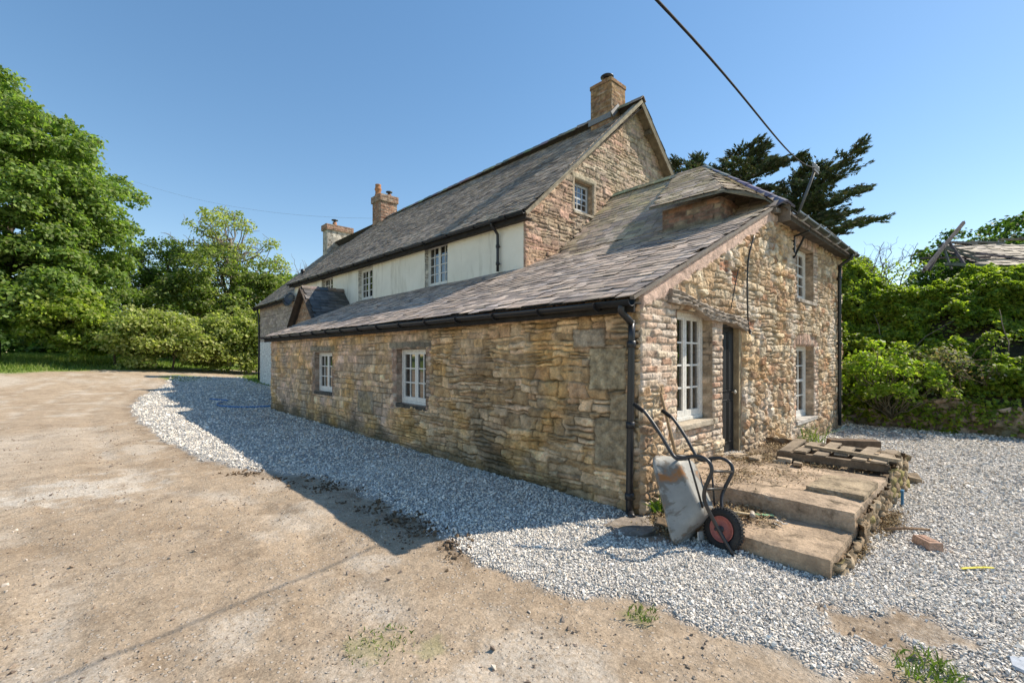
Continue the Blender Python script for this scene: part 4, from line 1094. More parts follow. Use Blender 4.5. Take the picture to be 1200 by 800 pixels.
pal2 = np.array([(.28,.22,.165),(.40,.32,.24),(.19,.15,.12),(.56,.49,.41),(.33,.26,.2)])
chips('pebbles', np.stack([x, y, ground_z(x, y)+s*.3], -1), s, pal2[rng.randint(0, 5, len(x))], 6, 'small brown and grey pebbles scattered over the bare earth drive')
n = 5200; x, y, r = polar(n, 1.9, 11, p=1.5); g = gravel_f(x, y); cl = fbm(x*.8+7, y*.8, 4, 124)
k = (g < .25) & (rng.uniform(0, 1, n) < sstep(-.05, .5, cl)) & ~((x > .0) & (y > 0)); x, y = x[k], y[k]; s = np.clip(.011*rng.lognormal(0, .45, len(x)), .005, .032)
chips('stones', np.stack([x, y, ground_z(x, y)-s*.05], -1), s, pal2[rng.randint(0, 5, len(x))]*rng.uniform(.8, 1.25, (len(x), 1)), 8, 'larger stones half buried in the bare earth drive')
# clods of dark soil along the shaded gravel edge
n = 2200; t = rng.uniform(0, 1, n)
ex = np.interp(t, [0, .3, .6, 1], [-2.5, -1.9, -1.74, -1.84]); ey = np.interp(t, [0, .3, .6, 1], [5.1, 3.6, 2.2, .4])
x = ex + rng.normal(-.1, .14, n); y = ey + rng.normal(0, .12, n); k = fbm(x*2, y*2, 3, 122) > .02; x, y = x[k], y[k]
s = np.clip(.011*rng.lognormal(0, .5, len(x)), .004, .04)
chips('soil_clods', np.stack([x, y, ground_z(x, y)+s*.3], -1), s, np.array([(.13,.09,.055)])*rng.uniform(.6, 1.5, (len(x), 1)), 7, 'dark crumbs of soil along the gravel edge')

# ================================================================== LEAVES, GRASS, TREES
def leaf_cards(P, size, nrm, seed, cols, aspect=.75, bend=.18, var=.35):
    """diamond shaped leaves, each a folded pair of triangles -> (V, F, C)"""
    rng = np.random.RandomState(seed); n = len(P)
    nn = nrm + rng.normal(0, .55, (n, 3)); nn /= np.linalg.norm(nn, axis=1)[:, None]+1e-9
    t = rng.normal(0, 1, (n, 3)); t[:, 2] -= .5; t -= nn*(t*nn).sum(1)[:, None]; t /= np.linalg.norm(t, axis=1)[:, None]+1e-9
    b = np.cross(nn, t); s = (size*rng.uniform(.65, 1.3, n))[:, None]
    v = np.stack([P - t*s*.5, P + b*s*.5*aspect + t*s*.05 - nn*s*bend*.4, P + t*s*.55 - nn*s*bend, P - b*s*.5*aspect + t*s*.05 - nn*s*bend*.4], 1)
    F = (np.array([(0,1,2),(0,2,3)])[None] + (np.arange(n)*4)[:, None, None]).reshape(-1, 3)
    cols = np.array(cols); c = cols[rng.randint(0, len(cols), n)]*rng.uniform(1-var, 1+var, (n, 1))
    return v.reshape(-1, 3), F, np.repeat(c, 4, axis=0)
def merge(parts):
    V, F, C = [], [], []; o = 0
    for v, f, c in parts: V.append(v); F.append(f+o); C.append(c); o += len(v)
    return np.concatenate(V), np.concatenate(F), np.concatenate(C)
def clump_points(centers, radii, per, seed, squash=.75, shell=.55):
    rng = np.random.RandomState(seed); P = []; N = []
    for (c, r) in zip(centers, radii):
        n = int(per*r*r); d = rng.normal(0, 1, (n, 3)); d /= np.linalg.norm(d, axis=1)[:, None]
        d[:, 2] = np.where(d[:, 2] < -.35, -d[:, 2], d[:, 2])
        rr = r*(shell + (1-shell)*rng.uniform(0, 1, n)**.6)*(1+.25*rng.normal(0, 1, n)*.6)
        P.append(np.array(c)+d*rr[:, None]*np.array([1, 1, squash])); N.append(d*.6+np.array([0, 0, .55]))
    return np.concatenate(P), np.concatenate(N)
def limb(mb, p, q, r0, r1, wob, rng, n=6, seg=6):
    p = np.array(p, float); q = np.array(q, float); L = np.linalg.norm(q-p); pts = []
    for i in range(n+1):
        t = i/n; x = p+(q-p)*t + rng.normal(0, wob*L, 3)*math.sin(math.pi*t); x[2] += .06*L*math.sin(math.pi*t); pts.append(tuple(x))
    mb.tube(pts, [r0+(r1-r0)*i/n for i in range(n+1)], seg)
    return pts
def broad_tree(name, label, cat, loc, crown, n_cl, rcl, per, leaf, cols, seed, trunk_r=.4, trunk_h=4, group=None, base_clear=.0, limbs=14, squash=.8, bias=None, barkcol=(.14, .115, .085), hollow=.55, twigs=0):
    """crown = list of (x, y, z, rx, ry, rz) ellipsoids in local space"""
    rng = np.random.RandomState(seed)
    t = thing(name, label, cat, loc, group=group)
    cs, rs = [], []
    vol = np.array([c[3]*c[4]*c[5] for c in crown])**.67; vol /= vol.sum()
    for i in range(n_cl):
        e = crown[rng.choice(len(crown), p=vol)]; d = rng.normal(0, 1, 3); d /= np.linalg.norm(d)
        if d[2] < -.75: d[2] *= -.6
        k = hollow+(1-hollow)*rng.uniform(0, 1)**.5
        c = np.array(e[:3])+d*k*np.array(e[3:])
        if c[2] < base_clear: c[2] = base_clear+rng.uniform(0, .6)
        cs.append(c); rs.append(rcl*rng.uniform(.6, 1.35))
    P, N = clump_points(cs, rs, per, seed+1, squash)
    k = P[:, 2] > .05; P, N = P[k], N[k]
    V, F, C = leaf_cards(P, leaf, N, seed+2, cols)
    np_mesh('crown', V, F, M['leaf'], t, C)
    mb = MB(); mb.col = barkcol
    top = np.array([crown[0][0]*.5, crown[0][1]*.5, crown[0][2]])
    pts = limb(mb, (0, 0, -.3), top, trunk_r, trunk_r*.4, .02, rng, 8, 9)
    for i in rng.choice(n_cl, min(limbs, n_cl), replace=False):
        s = pts[rng.randint(3, 8)]; lp = limb(mb, s, cs[i], trunk_r*.32, .03, .05, rng)
        for _ in range(twigs):
            a = np.array(lp[rng.randint(3, 7)]); limb(mb, a, a+rng.normal(0, 1, 3)*np.array([1, 1, .5])*rcl*1.1+np.array([0, 0, rcl*.7]), trunk_r*.12, .012, .06, rng, 4, 4)
    mb.build('trunk', M['bark'], t)
    return t
def gz1(x, y): return float(ground_z(np.array([x]), np.array([y]))[0])
def at(lat, dep, dz=0): x, y = cw(lat, dep); return (x, y, gz1(x, y)+dz)

G_SYC = [(0.194, 0.251, 0.087), (0.236, 0.278, 0.075), (0.204, 0.299, 0.075), (0.151, 0.234, 0.06), (0.269, 0.374, 0.095), (0.184, 0.267, 0.076), (0.332, 0.43, 0.124)]
G_MID = [(0.256, 0.343, 0.056), (0.321, 0.388, 0.066), (0.206, 0.277, 0.049), (0.384, 0.421, 0.104)]
G_GREY = [(0.396, 0.435, 0.142), (0.324, 0.372, 0.11), (0.487, 0.485, 0.196), (0.37, 0.383, 0.142), (0.28, 0.332, 0.086)]
G_DRK = [(0.088, 0.166, 0.035), (0.108, 0.186, 0.043), (0.074, 0.137, 0.031)]
G_LIME = [(0.276, 0.38, 0.04), (0.333, 0.437, 0.057), (0.218, 0.333, 0.034), (0.356, 0.391, 0.081)]
G_IVY = [(0.236, 0.321, 0.038), (0.304, 0.381, 0.048), (0.166, 0.242, 0.031), (0.374, 0.431, 0.06)]

# giant sycamore at the left edge
broad_tree('sycamore_tree', 'giant green sycamore towering over the left end of the drive', 'tree', at(-35.4, 30.5),
           [(0, 0, 10.6, 8.2, 8.2, 8.0), (-2.4, 2.2, 14.6, 5.8, 5.8, 5.9), (1.6, -1.5, 11.2, 5.6, 5.4, 4.8), (2.6, -2.4, 5.0, 5.2, 5.2, 4.6), (-2, -2, 4.4, 7.5, 7, 4.2), (3.6, -3.2, 2.6, 4.5, 4, 2.4)],
           440, 1.12, 330, .25, G_SYC, 201, .75, 5, limbs=40, base_clear=.5, squash=.78, hollow=.55)
# bushes and trees along the far side of the drive (lateral, depth, size)
broad_tree('broadleaf_bush', 'bright green bush at the foot of the giant sycamore', 'bush', at(-26.2, 30), [(0, 0, 1.6, 2.8, 2.4, 1.7), (-2.2, 0, 2.6, 2., 2, 1.9)], 130, .7, 300, .22, G_MID, 211, .08, 1, limbs=8, hollow=.35, group='bushes along the far verge')
broad_tree('broadleaf_bush', 'broad grey green sallow bush between the sycamore and the road bend', 'bush', at(-22.3, 30), [(0, 0, 1.7, 3.0, 2.4, 2.1), (1.7, .3, 1.6, 2.2, 2, 1.7), (-1.7, .2, 2.1, 1.8, 2, 1.6)], 190, .66, 300, .20, G_GREY, 212, .08, 1, limbs=8, hollow=.35, group='bushes along the far verge')
broad_tree('broadleaf_bush', 'tall olive green bush just left of the house end wall', 'bush', at(-19.2, 33), [(0, 0, 2.0, 3.0, 2.4, 2.6), (1.5, .5, 2.4, 2.2, 2, 2.2)], 170, .72, 290, .21, G_GREY, 213, .08, 1, limbs=8, hollow=.35, group='bushes along the far verge')
broad_tree('broadleaf_tree', 'dark leaning tree between the sycamore and the taller ash', 'tree', at(-32.0, 42), [(0, 0, 8.2, 3.4, 3.2, 3.2), (2.2, 0, 6.0, 2.6, 2.8, 2.6), (-3, 0, 5.6, 3.4, 3., 3.4)], 70, .95, 150, .24, [(.15,.21,.05),(.19,.25,.06),(.12,.17,.04)], 221, .25, 4, limbs=26, hollow=.3, twigs=2, group='trees beyond the drive')
broad_tree('ash_tree', 'thin crowned ash with bare grey twigs rising above the bushes', 'tree', at(-26.6, 43), [(0, 0, 12.3, 4.0, 3.6, 2.6), (-1.5, 0, 10.2, 3.2, 3, 2.), (3.0, 0, 10.0, 2.0, 2.4, 2.2)], 62, .72, 150, .22, G_GREY, 222, .28, 5, limbs=52, hollow=.35, twigs=4, barkcol=(.24, .21, .17), group='trees beyond the drive')
broad_tree('broadleaf_tree', 'rounded yellow green tree under the thin crowned ash', 'tree', at(-25.6, 41), [(0, 0, 6.9, 4.6, 4, 3.9), (-3.4, 0, 5.0, 3.2, 3, 3.0), (3.4, 0, 5.8, 3.0, 3, 3.2)], 150, .95, 190, .24, [(.21,.28,.06),(.17,.24,.05),(.25,.30,.09),(.26,.28,.13)], 223, .25, 3, limbs=26, twigs=1, group='trees beyond the drive')
broad_tree('broadleaf_tree', 'bright rounded tree against the end of the farmhouse roof', 'tree', at(-22.0, 46), [(0, 0, 6.4, 3.2, 3, 3.6), (2.6, 0, 5.6, 2.4, 2.4, 2.6)], 70, .95, 190, .24, [(.19,.30,.05),(.16,.27,.04)], 224, .2, 3, limbs=14, group='trees beyond the drive')
broad_tree('broadleaf_tree', 'dark shaded tree low behind the sycamore and the bushes', 'tree', at(-36, 45), [(0, 0, 4.6, 6, 4, 4.0), (4, 1, 4.0, 4, 4, 3.6)], 90, 1.2, 130, .28, G_DRK, 225, .25, 3, limbs=14, group='trees beyond the drive')
broad_tree('hedge', 'dark tangled hedge closing the view beneath the trees behind the drive', 'hedge', at(-31, 47), [(x*RT[0]-1, x*RT[1], 1.9, 3.4, 3.4, 2.6) for x in (-18, -13.5, -9, -4.5, 0, 4.5, 9, 13.5, 18)], 420, 1.1, 120, .34, G_DRK, 226, .1, 1, limbs=6, hollow=.2)
# leafless tree behind the chimneys
rng = np.random.RandomState(231)
t = thing('dead_tree', 'leafless grey tree beside the rendered chimney', 'tree', at(-20.7, 45))
mb = MB(); mb.col = (.20, .165, .14)
tp = limb(mb, (0, 0, -.3), (.2, 0, 8.5), .16, .09, .02, rng, 8, 6)
for k in range(9):
    a = np.array(tp[rng.randint(4, 8)]); q = a+np.array([rng.normal(0, .8), rng.normal(0, .8), rng.uniform(1.5, 3.8)]); lp = limb(mb, a, q, .06, .02, .06, rng, 5, 5)
    for _ in range(4):
        a2 = np.array(lp[rng.randint(2, 6)]); limb(mb, a2, a2+np.array([rng.normal(0, .5), rng.normal(0, .5), rng.uniform(.4, 1.4)]), .025, .008, .05, rng, 4, 4)
mb.build('trunk', M['bark'], t)

# wind-shaped cypress behind the house: flat sprays held out on long limbs
def cypress(loc):
    rng = np.random.RandomState(241)
    t = thing('cypress_tree', 'dark wind shaped cypress with flat layered sprays behind the house', 'tree', loc)
    cx = -float(RT[0]); mb = MB(); mb.col = (.17, .145, .125)
    def W(lat, z, dep=0): return np.array([RT[0]*lat+FW[0]*dep, RT[1]*lat+FW[1]*dep, z])
    trunk = [limb(mb, (0, 0, -.3), W(-.8, 9.5), .55, .32, .01, rng, 8, 9), limb(mb, W(-.4, 6), W(-5.0, 13.4), .28, .08, .03, rng, 8, 7),
             limb(mb, W(-.8, 9), W(-1.6, 15.2), .30, .07, .02, rng, 8, 7), limb(mb, W(-.4, 7.5), W(3.6, 13.4), .28, .07, .03, rng, 8, 7)]
    tips = [(5.6, 12.2), (4.6, 15.6), (5.2, 13.3), (4.0, 14.4), (5.0, 11.0), (3.4, 10.2), (2.6, 9.2), (4.4, 10.5), (3.2, 15.2), (2.2, 14.0), (.3, 16.4), (-.4, 16.9), (-1.3, 17.0), (-2.2, 16.6), (-.9, 15.6), (-3.2, 16.0),
            (-4.5, 16.1), (-5.4, 15.9), (-5.6, 15.0), (-7.0, 15.3), (-8.4, 15.2), (-9.5, 14.7), (-9.2, 13.9), (-8.6, 13.2), (-7.4, 14.0), (-6.4, 13.0), (-4.6, 13.9), (-3.2, 14.6), (-2.2, 13.4), (-.6, 13.8), (.6, 12.6), (1.6, 11.4), (-1, 11.6), (-3, 12.2), (.4, 10.4), (1.2, 13.6), (-1.6, 14.6),
            (1.0, 15.6), (1.9, 14.8), (.6, 14.5), (1.5, 13.0), (2.5, 15.3), (0, 15.3), (.9, 13.5), (-.2, 12.7), (2.2, 13.6), (-7.8, 14.6), (-5.0, 14.8), (2.9, 12.4), (3.4, 11.6), (1.8, 9.8), (-6.0, 14.4), (-4., 11.4), (-5.4, 12.2), (2.0, 12.9), (3.4, 13.6), (6.3, 12.6), (6.0, 13.9), (6.2, 11.5)]
    P, T, Sx = [], [], []
    for i, (lt, z) in enumerate(tips):
        for rep in range(2):
            dep = rng.normal(0, 2.0) if rep else rng.normal(-.8, 1.0)
            tip = W(lt+rng.normal(0, .25)*rep-.5*rep, z+rng.normal(0, .25)*rep, dep)
            tk = trunk[1] if lt < -3.5 else trunk[3] if lt > 1.2 else trunk[2]
            st = np.array(tk[int(np.clip(round((z-6.5)/1.25), 2, 8))])
            if st[2] > z-.3: st = st-np.array([0, 0, .8])
            lp = np.array(limb(mb, st, tip, .08, .012, .03, rng, 7, 5))
            L = np.linalg.norm(tip-st); dirv = (tip-st)/L
            out = dirv*np.array([1, 1, .25]); out /= np.linalg.norm(out); sd = np.array([-out[1], out[0], 0]); sd /= np.linalg.norm(sd)
            nspr = int(13.5+6.3*min(L, 6))
            for k in range(nspr):
                u = rng.uniform(.30, 1.02)**.8; c = lp[0]+(lp[-1]-lp[0])*u; j = min(int(u*7), 6); c = lp[j]+(lp[j+1]-lp[j])*(u*7-j)
                wdt = .16+.75*(1-u)*min(L, 4)*.4
                c = c+sd*rng.normal(0, wdt)+np.array([0, 0, rng.normal(0, .07)])
                d = out*1.0+sd*rng.normal(0, .55)+np.array([0, 0, rng.normal(.07, .09)]); d /= np.linalg.norm(d)
                ln = rng.uniform(.35, .8)
                m = 26
                s = rng.uniform(0, 1, m)
                pp = c+d*(s*ln)[:, None]+sd*(rng.normal(0, .13, m)*(1.1-s))[:, None]+np.array([0, 0, 1])*rng.normal(.01, .042, m)[:, None]
                P.append(pp); T.append(d[None]+rng.normal(0, .38, (m, 3))); Sx.append(rng.uniform(.16, .34, m))
    P = np.concatenate(P); T = np.concatenate(T); s = np.concatenate(Sx)[:, None]; n = len(P)
    T /= np.linalg.norm(T, axis=1)[:, None]; b = np.cross(T, rng.normal(0, 1, (n, 3))); b /= np.linalg.norm(b, axis=1)[:, None]
    V = np.stack([P-T*s*.3, P+b*s*.16, P+T*s*.75, P-b*s*.16], 1).reshape(-1, 3)
    F = (np.array([(0,1,2),(0,2,3)])[None]+(np.arange(n)*4)[:, None, None]).reshape(-1, 3)
    pal = np.array([(.065,.095,.05),(.085,.12,.058),(.11,.125,.068),(.05,.075,.045),(.14,.12,.075)])
    np_mesh('crown', V, F, M['needle'], t, np.repeat(pal[rng.randint(0, 5, n)]*rng.uniform(.7, 1.3, (n, 1)), 4, axis=0))
    mb.build('trunk', M['bark'], t)
cypress(at(17.9, 32.5, -.7))
broad_tree('broadleaf_tree', 'domed green tree behind the collapsed slate roof', 'tree', at(33.5, 31), [(0, 0, 6.4, 6.6, 5, 4.3), (4, 0, 6.6, 5, 5, 4.6), (-4.2, 0, 5.0, 3.4, 4, 3.2)], 170, 1.0, 190, .26, [(.07,.125,.02),(.09,.15,.03),(.055,.10,.018)], 251, .4, 4, limbs=20)

# ================================================================== THE IVY BANK AND RUIN (right)
def bank_profile(y):
    """ivy skin: list of (x, z) knots at this y"""
    t = float(sstep(-.7, 1.6, np.array(y)))
    top = 3.86+1.25*t - .25*math.exp(-((y+.9)/.7)**2) + .12*math.sin(y*1.9)
    k = np.array([(9.45, .45), (9.68, 1.1), (10.25, 1.65), (11.1, 2.1), (11.8, 2.8), (12.3, 3.4), (12.9, top-.15), (13.7, top), (15.4, top+.1)])
    return k
stone_t = thing('stone_wall', 'low mossy rubble wall at the foot of the ivy bank', 'wall', (9.4, -3, 0))
def lay_bank(u, v):
    i, d = rubble(u, v, 51, .24, .13); c, h = finish(u, v, i, d, pick(i, np.array([(.40,.30,.22),(.48,.36,.28),(.33,.24,.17),(.52,.43,.34),(.44,.32,.24)]), 2), .09, 51, np.array((.20, .145, .10)), .014, -.1)
    n = fbm(u*1.3, v*2, 4, 52); k = sstep(.1, .5, n); c = c + (np.array((.10, .12, .04))-c)*(k*.6)[..., None]
    return c, h + .12*fbm(u*.8, v*1.5, 3, 53)
o = panel('wall_face', (0, 9, -.1), (0, -1, 0), (0, 0, 1), 20, lambda u: .72+.25*fbm(u*.7, u*0, 3, 54), lay_bank, M['stone'], stone_t, .035)
o.location = (.05, 3, 0)
# earth core under the ivy: one closed bank
ys = np.linspace(9, -12, 64); rows = []
for y in ys:
    k = bank_profile(y); kk = np.concatenate([[(9.50, -.2)], k-np.array([[.0, .22]])+np.array([[.22, 0]]), [(19, k[-1, 1]-.4), (19, -.3)]])
    rows.append(np.stack([kk[:, 0], np.full(len(kk), y), kk[:, 1]], -1))
rows = np.array(rows); rows[..., 0] += .12*fbm(rows[..., 1]*.9, rows[..., 2]*1.1, 3, 61)
ny, nx = rows.shape[:2]; idx = np.arange(ny*nx).reshape(ny, nx)
ivy_t = thing('ivy_bank', 'dense ivy smothering the ruined wall and bank right of the farmhouse', 'ivy', (9.5, -2, 0))
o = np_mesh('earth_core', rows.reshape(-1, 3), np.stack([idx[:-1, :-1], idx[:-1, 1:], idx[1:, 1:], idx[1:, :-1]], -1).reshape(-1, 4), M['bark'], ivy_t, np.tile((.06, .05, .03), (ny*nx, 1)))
o.location = (-9.5, 2, 0)
# ivy leaves: bulging clumps over the profile, thinning into brown gaps
rng = np.random.RandomState(301); n = 300000
y = rng.uniform(6.5, -9.5, n); s = rng.uniform(0, 1, n)**.9
prof = np.array([bank_profile(q) for q in np.linspace(6.5, -9.5, 161)])
yi = (6.5-y)/16*160; i0 = np.clip(yi.astype(int), 0, 159); fr = yi-i0
sg = s*8; j0 = np.clip(sg.astype(int), 0, 7); fj = (sg-j0)[:, None]
p = (prof[i0, j0]*(1-fj)+prof[i0, j0+1]*fj)*(1-fr[:, None])+(prof[i0+1, j0]*(1-fj)+prof[i0+1, j0+1]*fj)*fr[:, None]
arc = s*6
bul = .26*fbm(y*1.1, arc*1.2, 3, 62)+.15*fbm(y*3.1, arc*3.3, 3, 63)
gap = fbm(y*.9+4, arc*1.1, 4, 64) - .25*np.exp(-((arc-2.3)/.8)**2)
keep = (gap > -.42+.2*rng.normal(0, 1, n)) 
dx = prof[i0, np.clip(j0+1, 0, 8), 0]-prof[i0, j0, 0]; dz = prof[i0, np.clip(j0+1, 0, 8), 1]-prof[i0, j0, 1]; ln = np.hypot(dx, dz)
nx_, nz_ = -dz/ln, dx/ln
dpt = bul - rng.uniform(0, 1, n)**2*.28
# streamers hanging over the foot wall
hang = (s < .085)
P = np.stack([p[:, 0]+nx_*dpt, y, p[:, 1]+nz_*dpt], -1)
P[hang, 2] -= rng.uniform(0, 1, hang.sum())**1.6*(.30+.65*sstep(-.1, .5, fbm(y[hang]*1.1, y[hang]*0, 3, 65))); P[hang, 0] -= .27
nrm = np.stack([nx_*.35, rng.normal(-.25, .3, n), np.maximum(nz_, .2)*.6+.55], -1)
V, F, C = leaf_cards(P[keep], .082, nrm[keep], 302, G_IVY, .9)
sh = leaf = np_mesh('ivy_leaves', V, F, M['ivy'], ivy_t, C); leaf.location = (-9.5, 2, 0)
mb = MB(); mb.col = (.20, .16, .12)
rng = np.random.RandomState(303)
for k in range(3):
    yy = rng.uniform(.2, -3.6); a = np.array([10.6+rng.uniform(-.4, .5), yy, 1.75]); limb(mb, a, a+np.array([rng.uniform(.2, 1.1), rng.normal(0, .3), rng.uniform(.6, 1.5)]),   .014, .006, .025, rng, 5, 5)
mb.build('stem', M['bark'], ivy_t, off=(9.5, -2, 0))
# dead brambles on the bank
bm_t = thing('bramble', 'pale dry bramble with whitish leaves on the bank right of the lime shrub', 'shrub', (9.9, -1.75, 1.2))
P_, N_ = clump_points([(rng.normal(0, .45), rng.normal(0, .55), rng.uniform(-.3, .5)) for _ in range(26)], [.28]*26, 900, 305)
V, F, C = leaf_cards(P_, .07, N_, 306, [(.20,.19,.10),(.26,.24,.15),(.12,.14,.05),(.16,.11,.07),(.09,.13,.03)]); np_mesh('leaves', V, F, M['leaf'], bm_t, C)
mb = MB(); mb.col = (.24, .17, .12)
for k in range(30): a = np.array([rng.normal(0, .4), rng.normal(0, .5), -.3]); limb(mb, a, a+np.array([rng.normal(-.2, .4), rng.normal(0, .5), rng.uniform(.4, 1.1)]), .012, .004, .1, rng, 6, 4)
mb.build('stems', M['bark'], bm_t)
# bright lime shrub growing out of the bank
ls = thing('lime_shrub', 'bright lime green shrub standing out against the dark ivy', 'shrub', (9.05, -.85, .55))
cs = [(rng.normal(0, .32), rng.normal(0, .50), rng.uniform(.1, 1.0)) for _ in range(34)] + [(0, .25, 1.35), (.1, -.1, 1.25), (0, .5, 1.05), (-.1, .95, .45), (-.1, -1.0, .3), (0, -.8, .55), (0, .75, .8)]
P_, N_ = clump_points(cs, [rng.uniform(.15, .27) for _ in cs], 1500, 307, .9)
V, F, C = leaf_cards(P_, .095, N_, 308, G_LIME, .7); np_mesh('leaves', V, F, M['ivy'], ls, C)
mb = MB(); mb.col = (.16, .14, .09)
for c in cs: limb(mb, (.1, 0, -.3), c, .018, .006, .06, rng, 6, 5)
mb.build('stem', M['bark'], ls)
# bare twiggy bush on the skyline by the house corner
tw = thing('twiggy_bush', 'bare grey twigs on the skyline above the ivy', 'shrub', (14.4, .15, 4.1))
mb = MB(); mb.col = (.22, .18, .16)
for k in range(16):
    a = np.array([rng.normal(0, .15), rng.normal(0, .25), -.3]); lp = limb(mb, a, a+np.array([rng.normal(0, .5), rng.normal(0, .5), rng.uniform(.9, 1.5)]), .016, .005, .06, rng, 6, 4)
    for _ in range(4): b = np.array(lp[rng.randint(2, 6)]); limb(mb, b, b+np.array([rng.normal(0, .25), rng.normal(0, .25), rng.uniform(.1, .45)]), .007, .003, .06, rng, 4, 4)
mb.build('stem', M['bark'], tw)
P_, N_ = clump_points([(rng.normal(0, .5), rng.normal(-.4, .6), rng.uniform(-.2, .35)) for _ in range(12)], [.3]*12, 300, 309); V, F, C = leaf_cards(P_, .08, N_, 310, G_MID); np_mesh('leaves', V, F, M['leaf'], tw, C)

# ruined barn: sagging slate roof and collapsed rafters
rb = thing('ruined_barn', 'collapsed barn roof of grey slates with bare rafters behind the ivy', 'barn', (15.5, -4.2, 0))
def Rb(lat, z, dep): x, y = cw(lat, dep); return (x-15.5, y+4.2, z+.32)
a = Vector(Rb(15.4, 4.35, 15.0)); b = Vector(Rb(21.5, 4.35, 14.2)); c = Vector(Rb(20.9, 5.75, 16.6)); d = Vector(Rb(16.3, 5.55, 17.2))
U = (b-a).normalized(); S = ((d-a)-U*(d-a).dot(U)).normalized()
def ab(p): return ((p-a).dot(U), (p-a).dot(S))
pa, pb, pc, pd = ab(a), ab(b), ab(c), ab(d)
slates('roof', a, U, S, [pa, (1.2, -.05), (2.4, .10), pb, pc, (pd[0]+2.2, pd[1]-.18), (pd[0]+1.0, pd[1]+.05), pd, (pd[0]-.5, pd[1]*.55)], M['slate'], rb, slate_cols([(.40,.34,.27),(.33,.28,.23),(.45,.38,.30),(.36,.31,.24)], moss=(.42, .36, .22), mossf=lambda x, y: np.full(x.shape, .1), seed=6), .30, .2, .016, seed=51, jit=3)
rng = np.random.RandomState(311)
def raft(p, q, w=.10, col=(.21, .175, .14)):
    m = MB(); m.col = tuple(x*rng.uniform(.75, 1.2) for x in col); m.beam(Rb(*p), Rb(*q), w*.62, w*.85, j=.008); m.build('rafter', M['wood'], rb)
D0 = 15.5
for p, q, w in (((13.6, 4.2, 15), (15.9, 6.05, 16), .13), ((14.3, 4.3, 15.6), (15.2, 5.3, 16), .10), ((13.9, 4.2, 15.4), (14.9, 5.05, 15.8), .09), ((14.6, 5.15, 15.6), (16.2, 4.35, 15.2), .10), ((15.2, 4.3, 15.2), (15.0, 5.25, 15.6), .09),
                ((15.5, 5.35, 16.4), (17.3, 4.3, 15.2), .08), ((14.2, 4.75, 15.8), (16.2, 4.7, 15.4), .07), ((15.8, 4.35, 15.1), (17.1, 4.75, 15.6), .09), ((15.9, 4.9, 15.6), (17.6, 4.45, 15), .07), ((14.4, 4.4, 15.1), (15.6, 4.3, 14.9), .12), ((14.7, 4.25, 15.2), (14.75, 4.95, 15.5), .07)):
    raft(p, q, w)
m = MB(); m.col = (.24, .21, .18)
for k in range(5): m.beam(tuple(d+Vector((rng.normal(0, .1), rng.normal(0, .1), .06+.03*k))+U*(.9*k)), tuple(d+U*(.9*k+1.1)+Vector((0, 0, .05+rng.normal(0, .05)))), .16, .07, j=.02)
m.build('ridge_board', M['wood'], rb)
m = MB(); m.col = (.2, .16, .12); m.box(Rb(14.4, -.2, 16.2)[:2]+(-.2,), Rb(22, 0, 17.4)[:2]+(4.3,)) if False else m.beam(Rb(14.9, 1.3, 16.6), Rb(22, 1.3, 15.4), .5, 4.2); m.build('wall', M['stone'], rb)

# ================================================================== STEPS, PALLET AND WHAT LIES ROUND THEM
def slab(mb, lo, hi, col, j=.006, n=14):
    """rough cast slab: subdivided box with worn edges"""
    x0, y0, z0 = lo; x1, y1, z1 = hi
    nx = max(2, int((x1-x0)/.06)); ny = max(2, int((y1-y0)/.06)); nz = max(2, int((z1-z0)/.05))
    bm = bmesh.new(); bmesh.ops.create_cube(bm, size=1)
    for v in bm.verts: v.co = Vector((x0+(v.co.x+.5)*(x1-x0), y0+(v.co.y+.5)*(y1-y0), z0+(v.co.z+.5)*(z1-z0)))
    for ax, k in ((0, nx), (1, ny), (2, nz)):
        lo_, hi_ = lo[ax], hi[ax]
        for i in range(1, k):
            co = [0, 0, 0]; co[ax] = lo_+(hi_-lo_)*i/k; no = [0, 0, 0]; no[ax] = 1
            bmesh.ops.bisect_plane(bm, geom=bm.verts[:]+bm.edges[:]+bm.faces[:], plane_co=co, plane_no=no)
    c = Vector(((x0+x1)/2, (y0+y1)/2, (z0+z1)/2))
    arr = np.array([v.co[:] for v in bm.verts])
    nn = fbm(arr[:, 0]*3+arr[:, 2]*2, arr[:, 1]*3+arr[:, 2], 4, 401); n2 = fbm(arr[:, 0]*9, arr[:, 1]*9+arr[:, 2]*7, 3, 402)
    for v, a, b in zip(bm.verts, nn, n2):
        ed = sum((abs(v.co[i]-lo[i]) < 1e-4) or (abs(v.co[i]-hi[i]) < 1e-4) for i in range(3))
        d = (v.co-c).normalized()
        v.co += Vector((0, 0, .010*a+.004*b)) + Vector((d.x, d.y, 0))*(.008*a+.004*b)
        if ed >= 2: v.co -= Vector((d.x, d.y, .8)).normalized()*(.004+.034*max(0, b+.02)+.012*max(0, a))
    bm.verts.ensure_lookup_table()
    mb.add([v.co[:] for v in bm.verts], [[v.index for v in f.verts] for f in bm.faces], col, False); bm.free()
st = thing('stone_steps', 'worn concrete steps and landing with rubble sides in front of the door', 'steps', (0, 0, 0))
mb = MB(); slab(mb, (-.17, -1.69, -.1), (.66, -.42, .155), (.40, .30, .205)); mb.build('step', M['concrete'], st)
mb = MB(); slab(mb, (.60, -1.70, .0), (2.25, -.005, .325), (.44, .335, .235)); mb.build('landing', M['concrete'], st)
mb = MB(); slab(mb, (1.05, -1.69, .30), (1.75, -1.22, .375), (.36, .285, .19)); mb.build('tread_block', M['concrete'], st)
mb = MB(); slab(mb, (2.20, -1.69, .0), (3.60, -.06, .30), (.27, .205, .14)); mb.build('rubble_bed', M['concrete'], st)
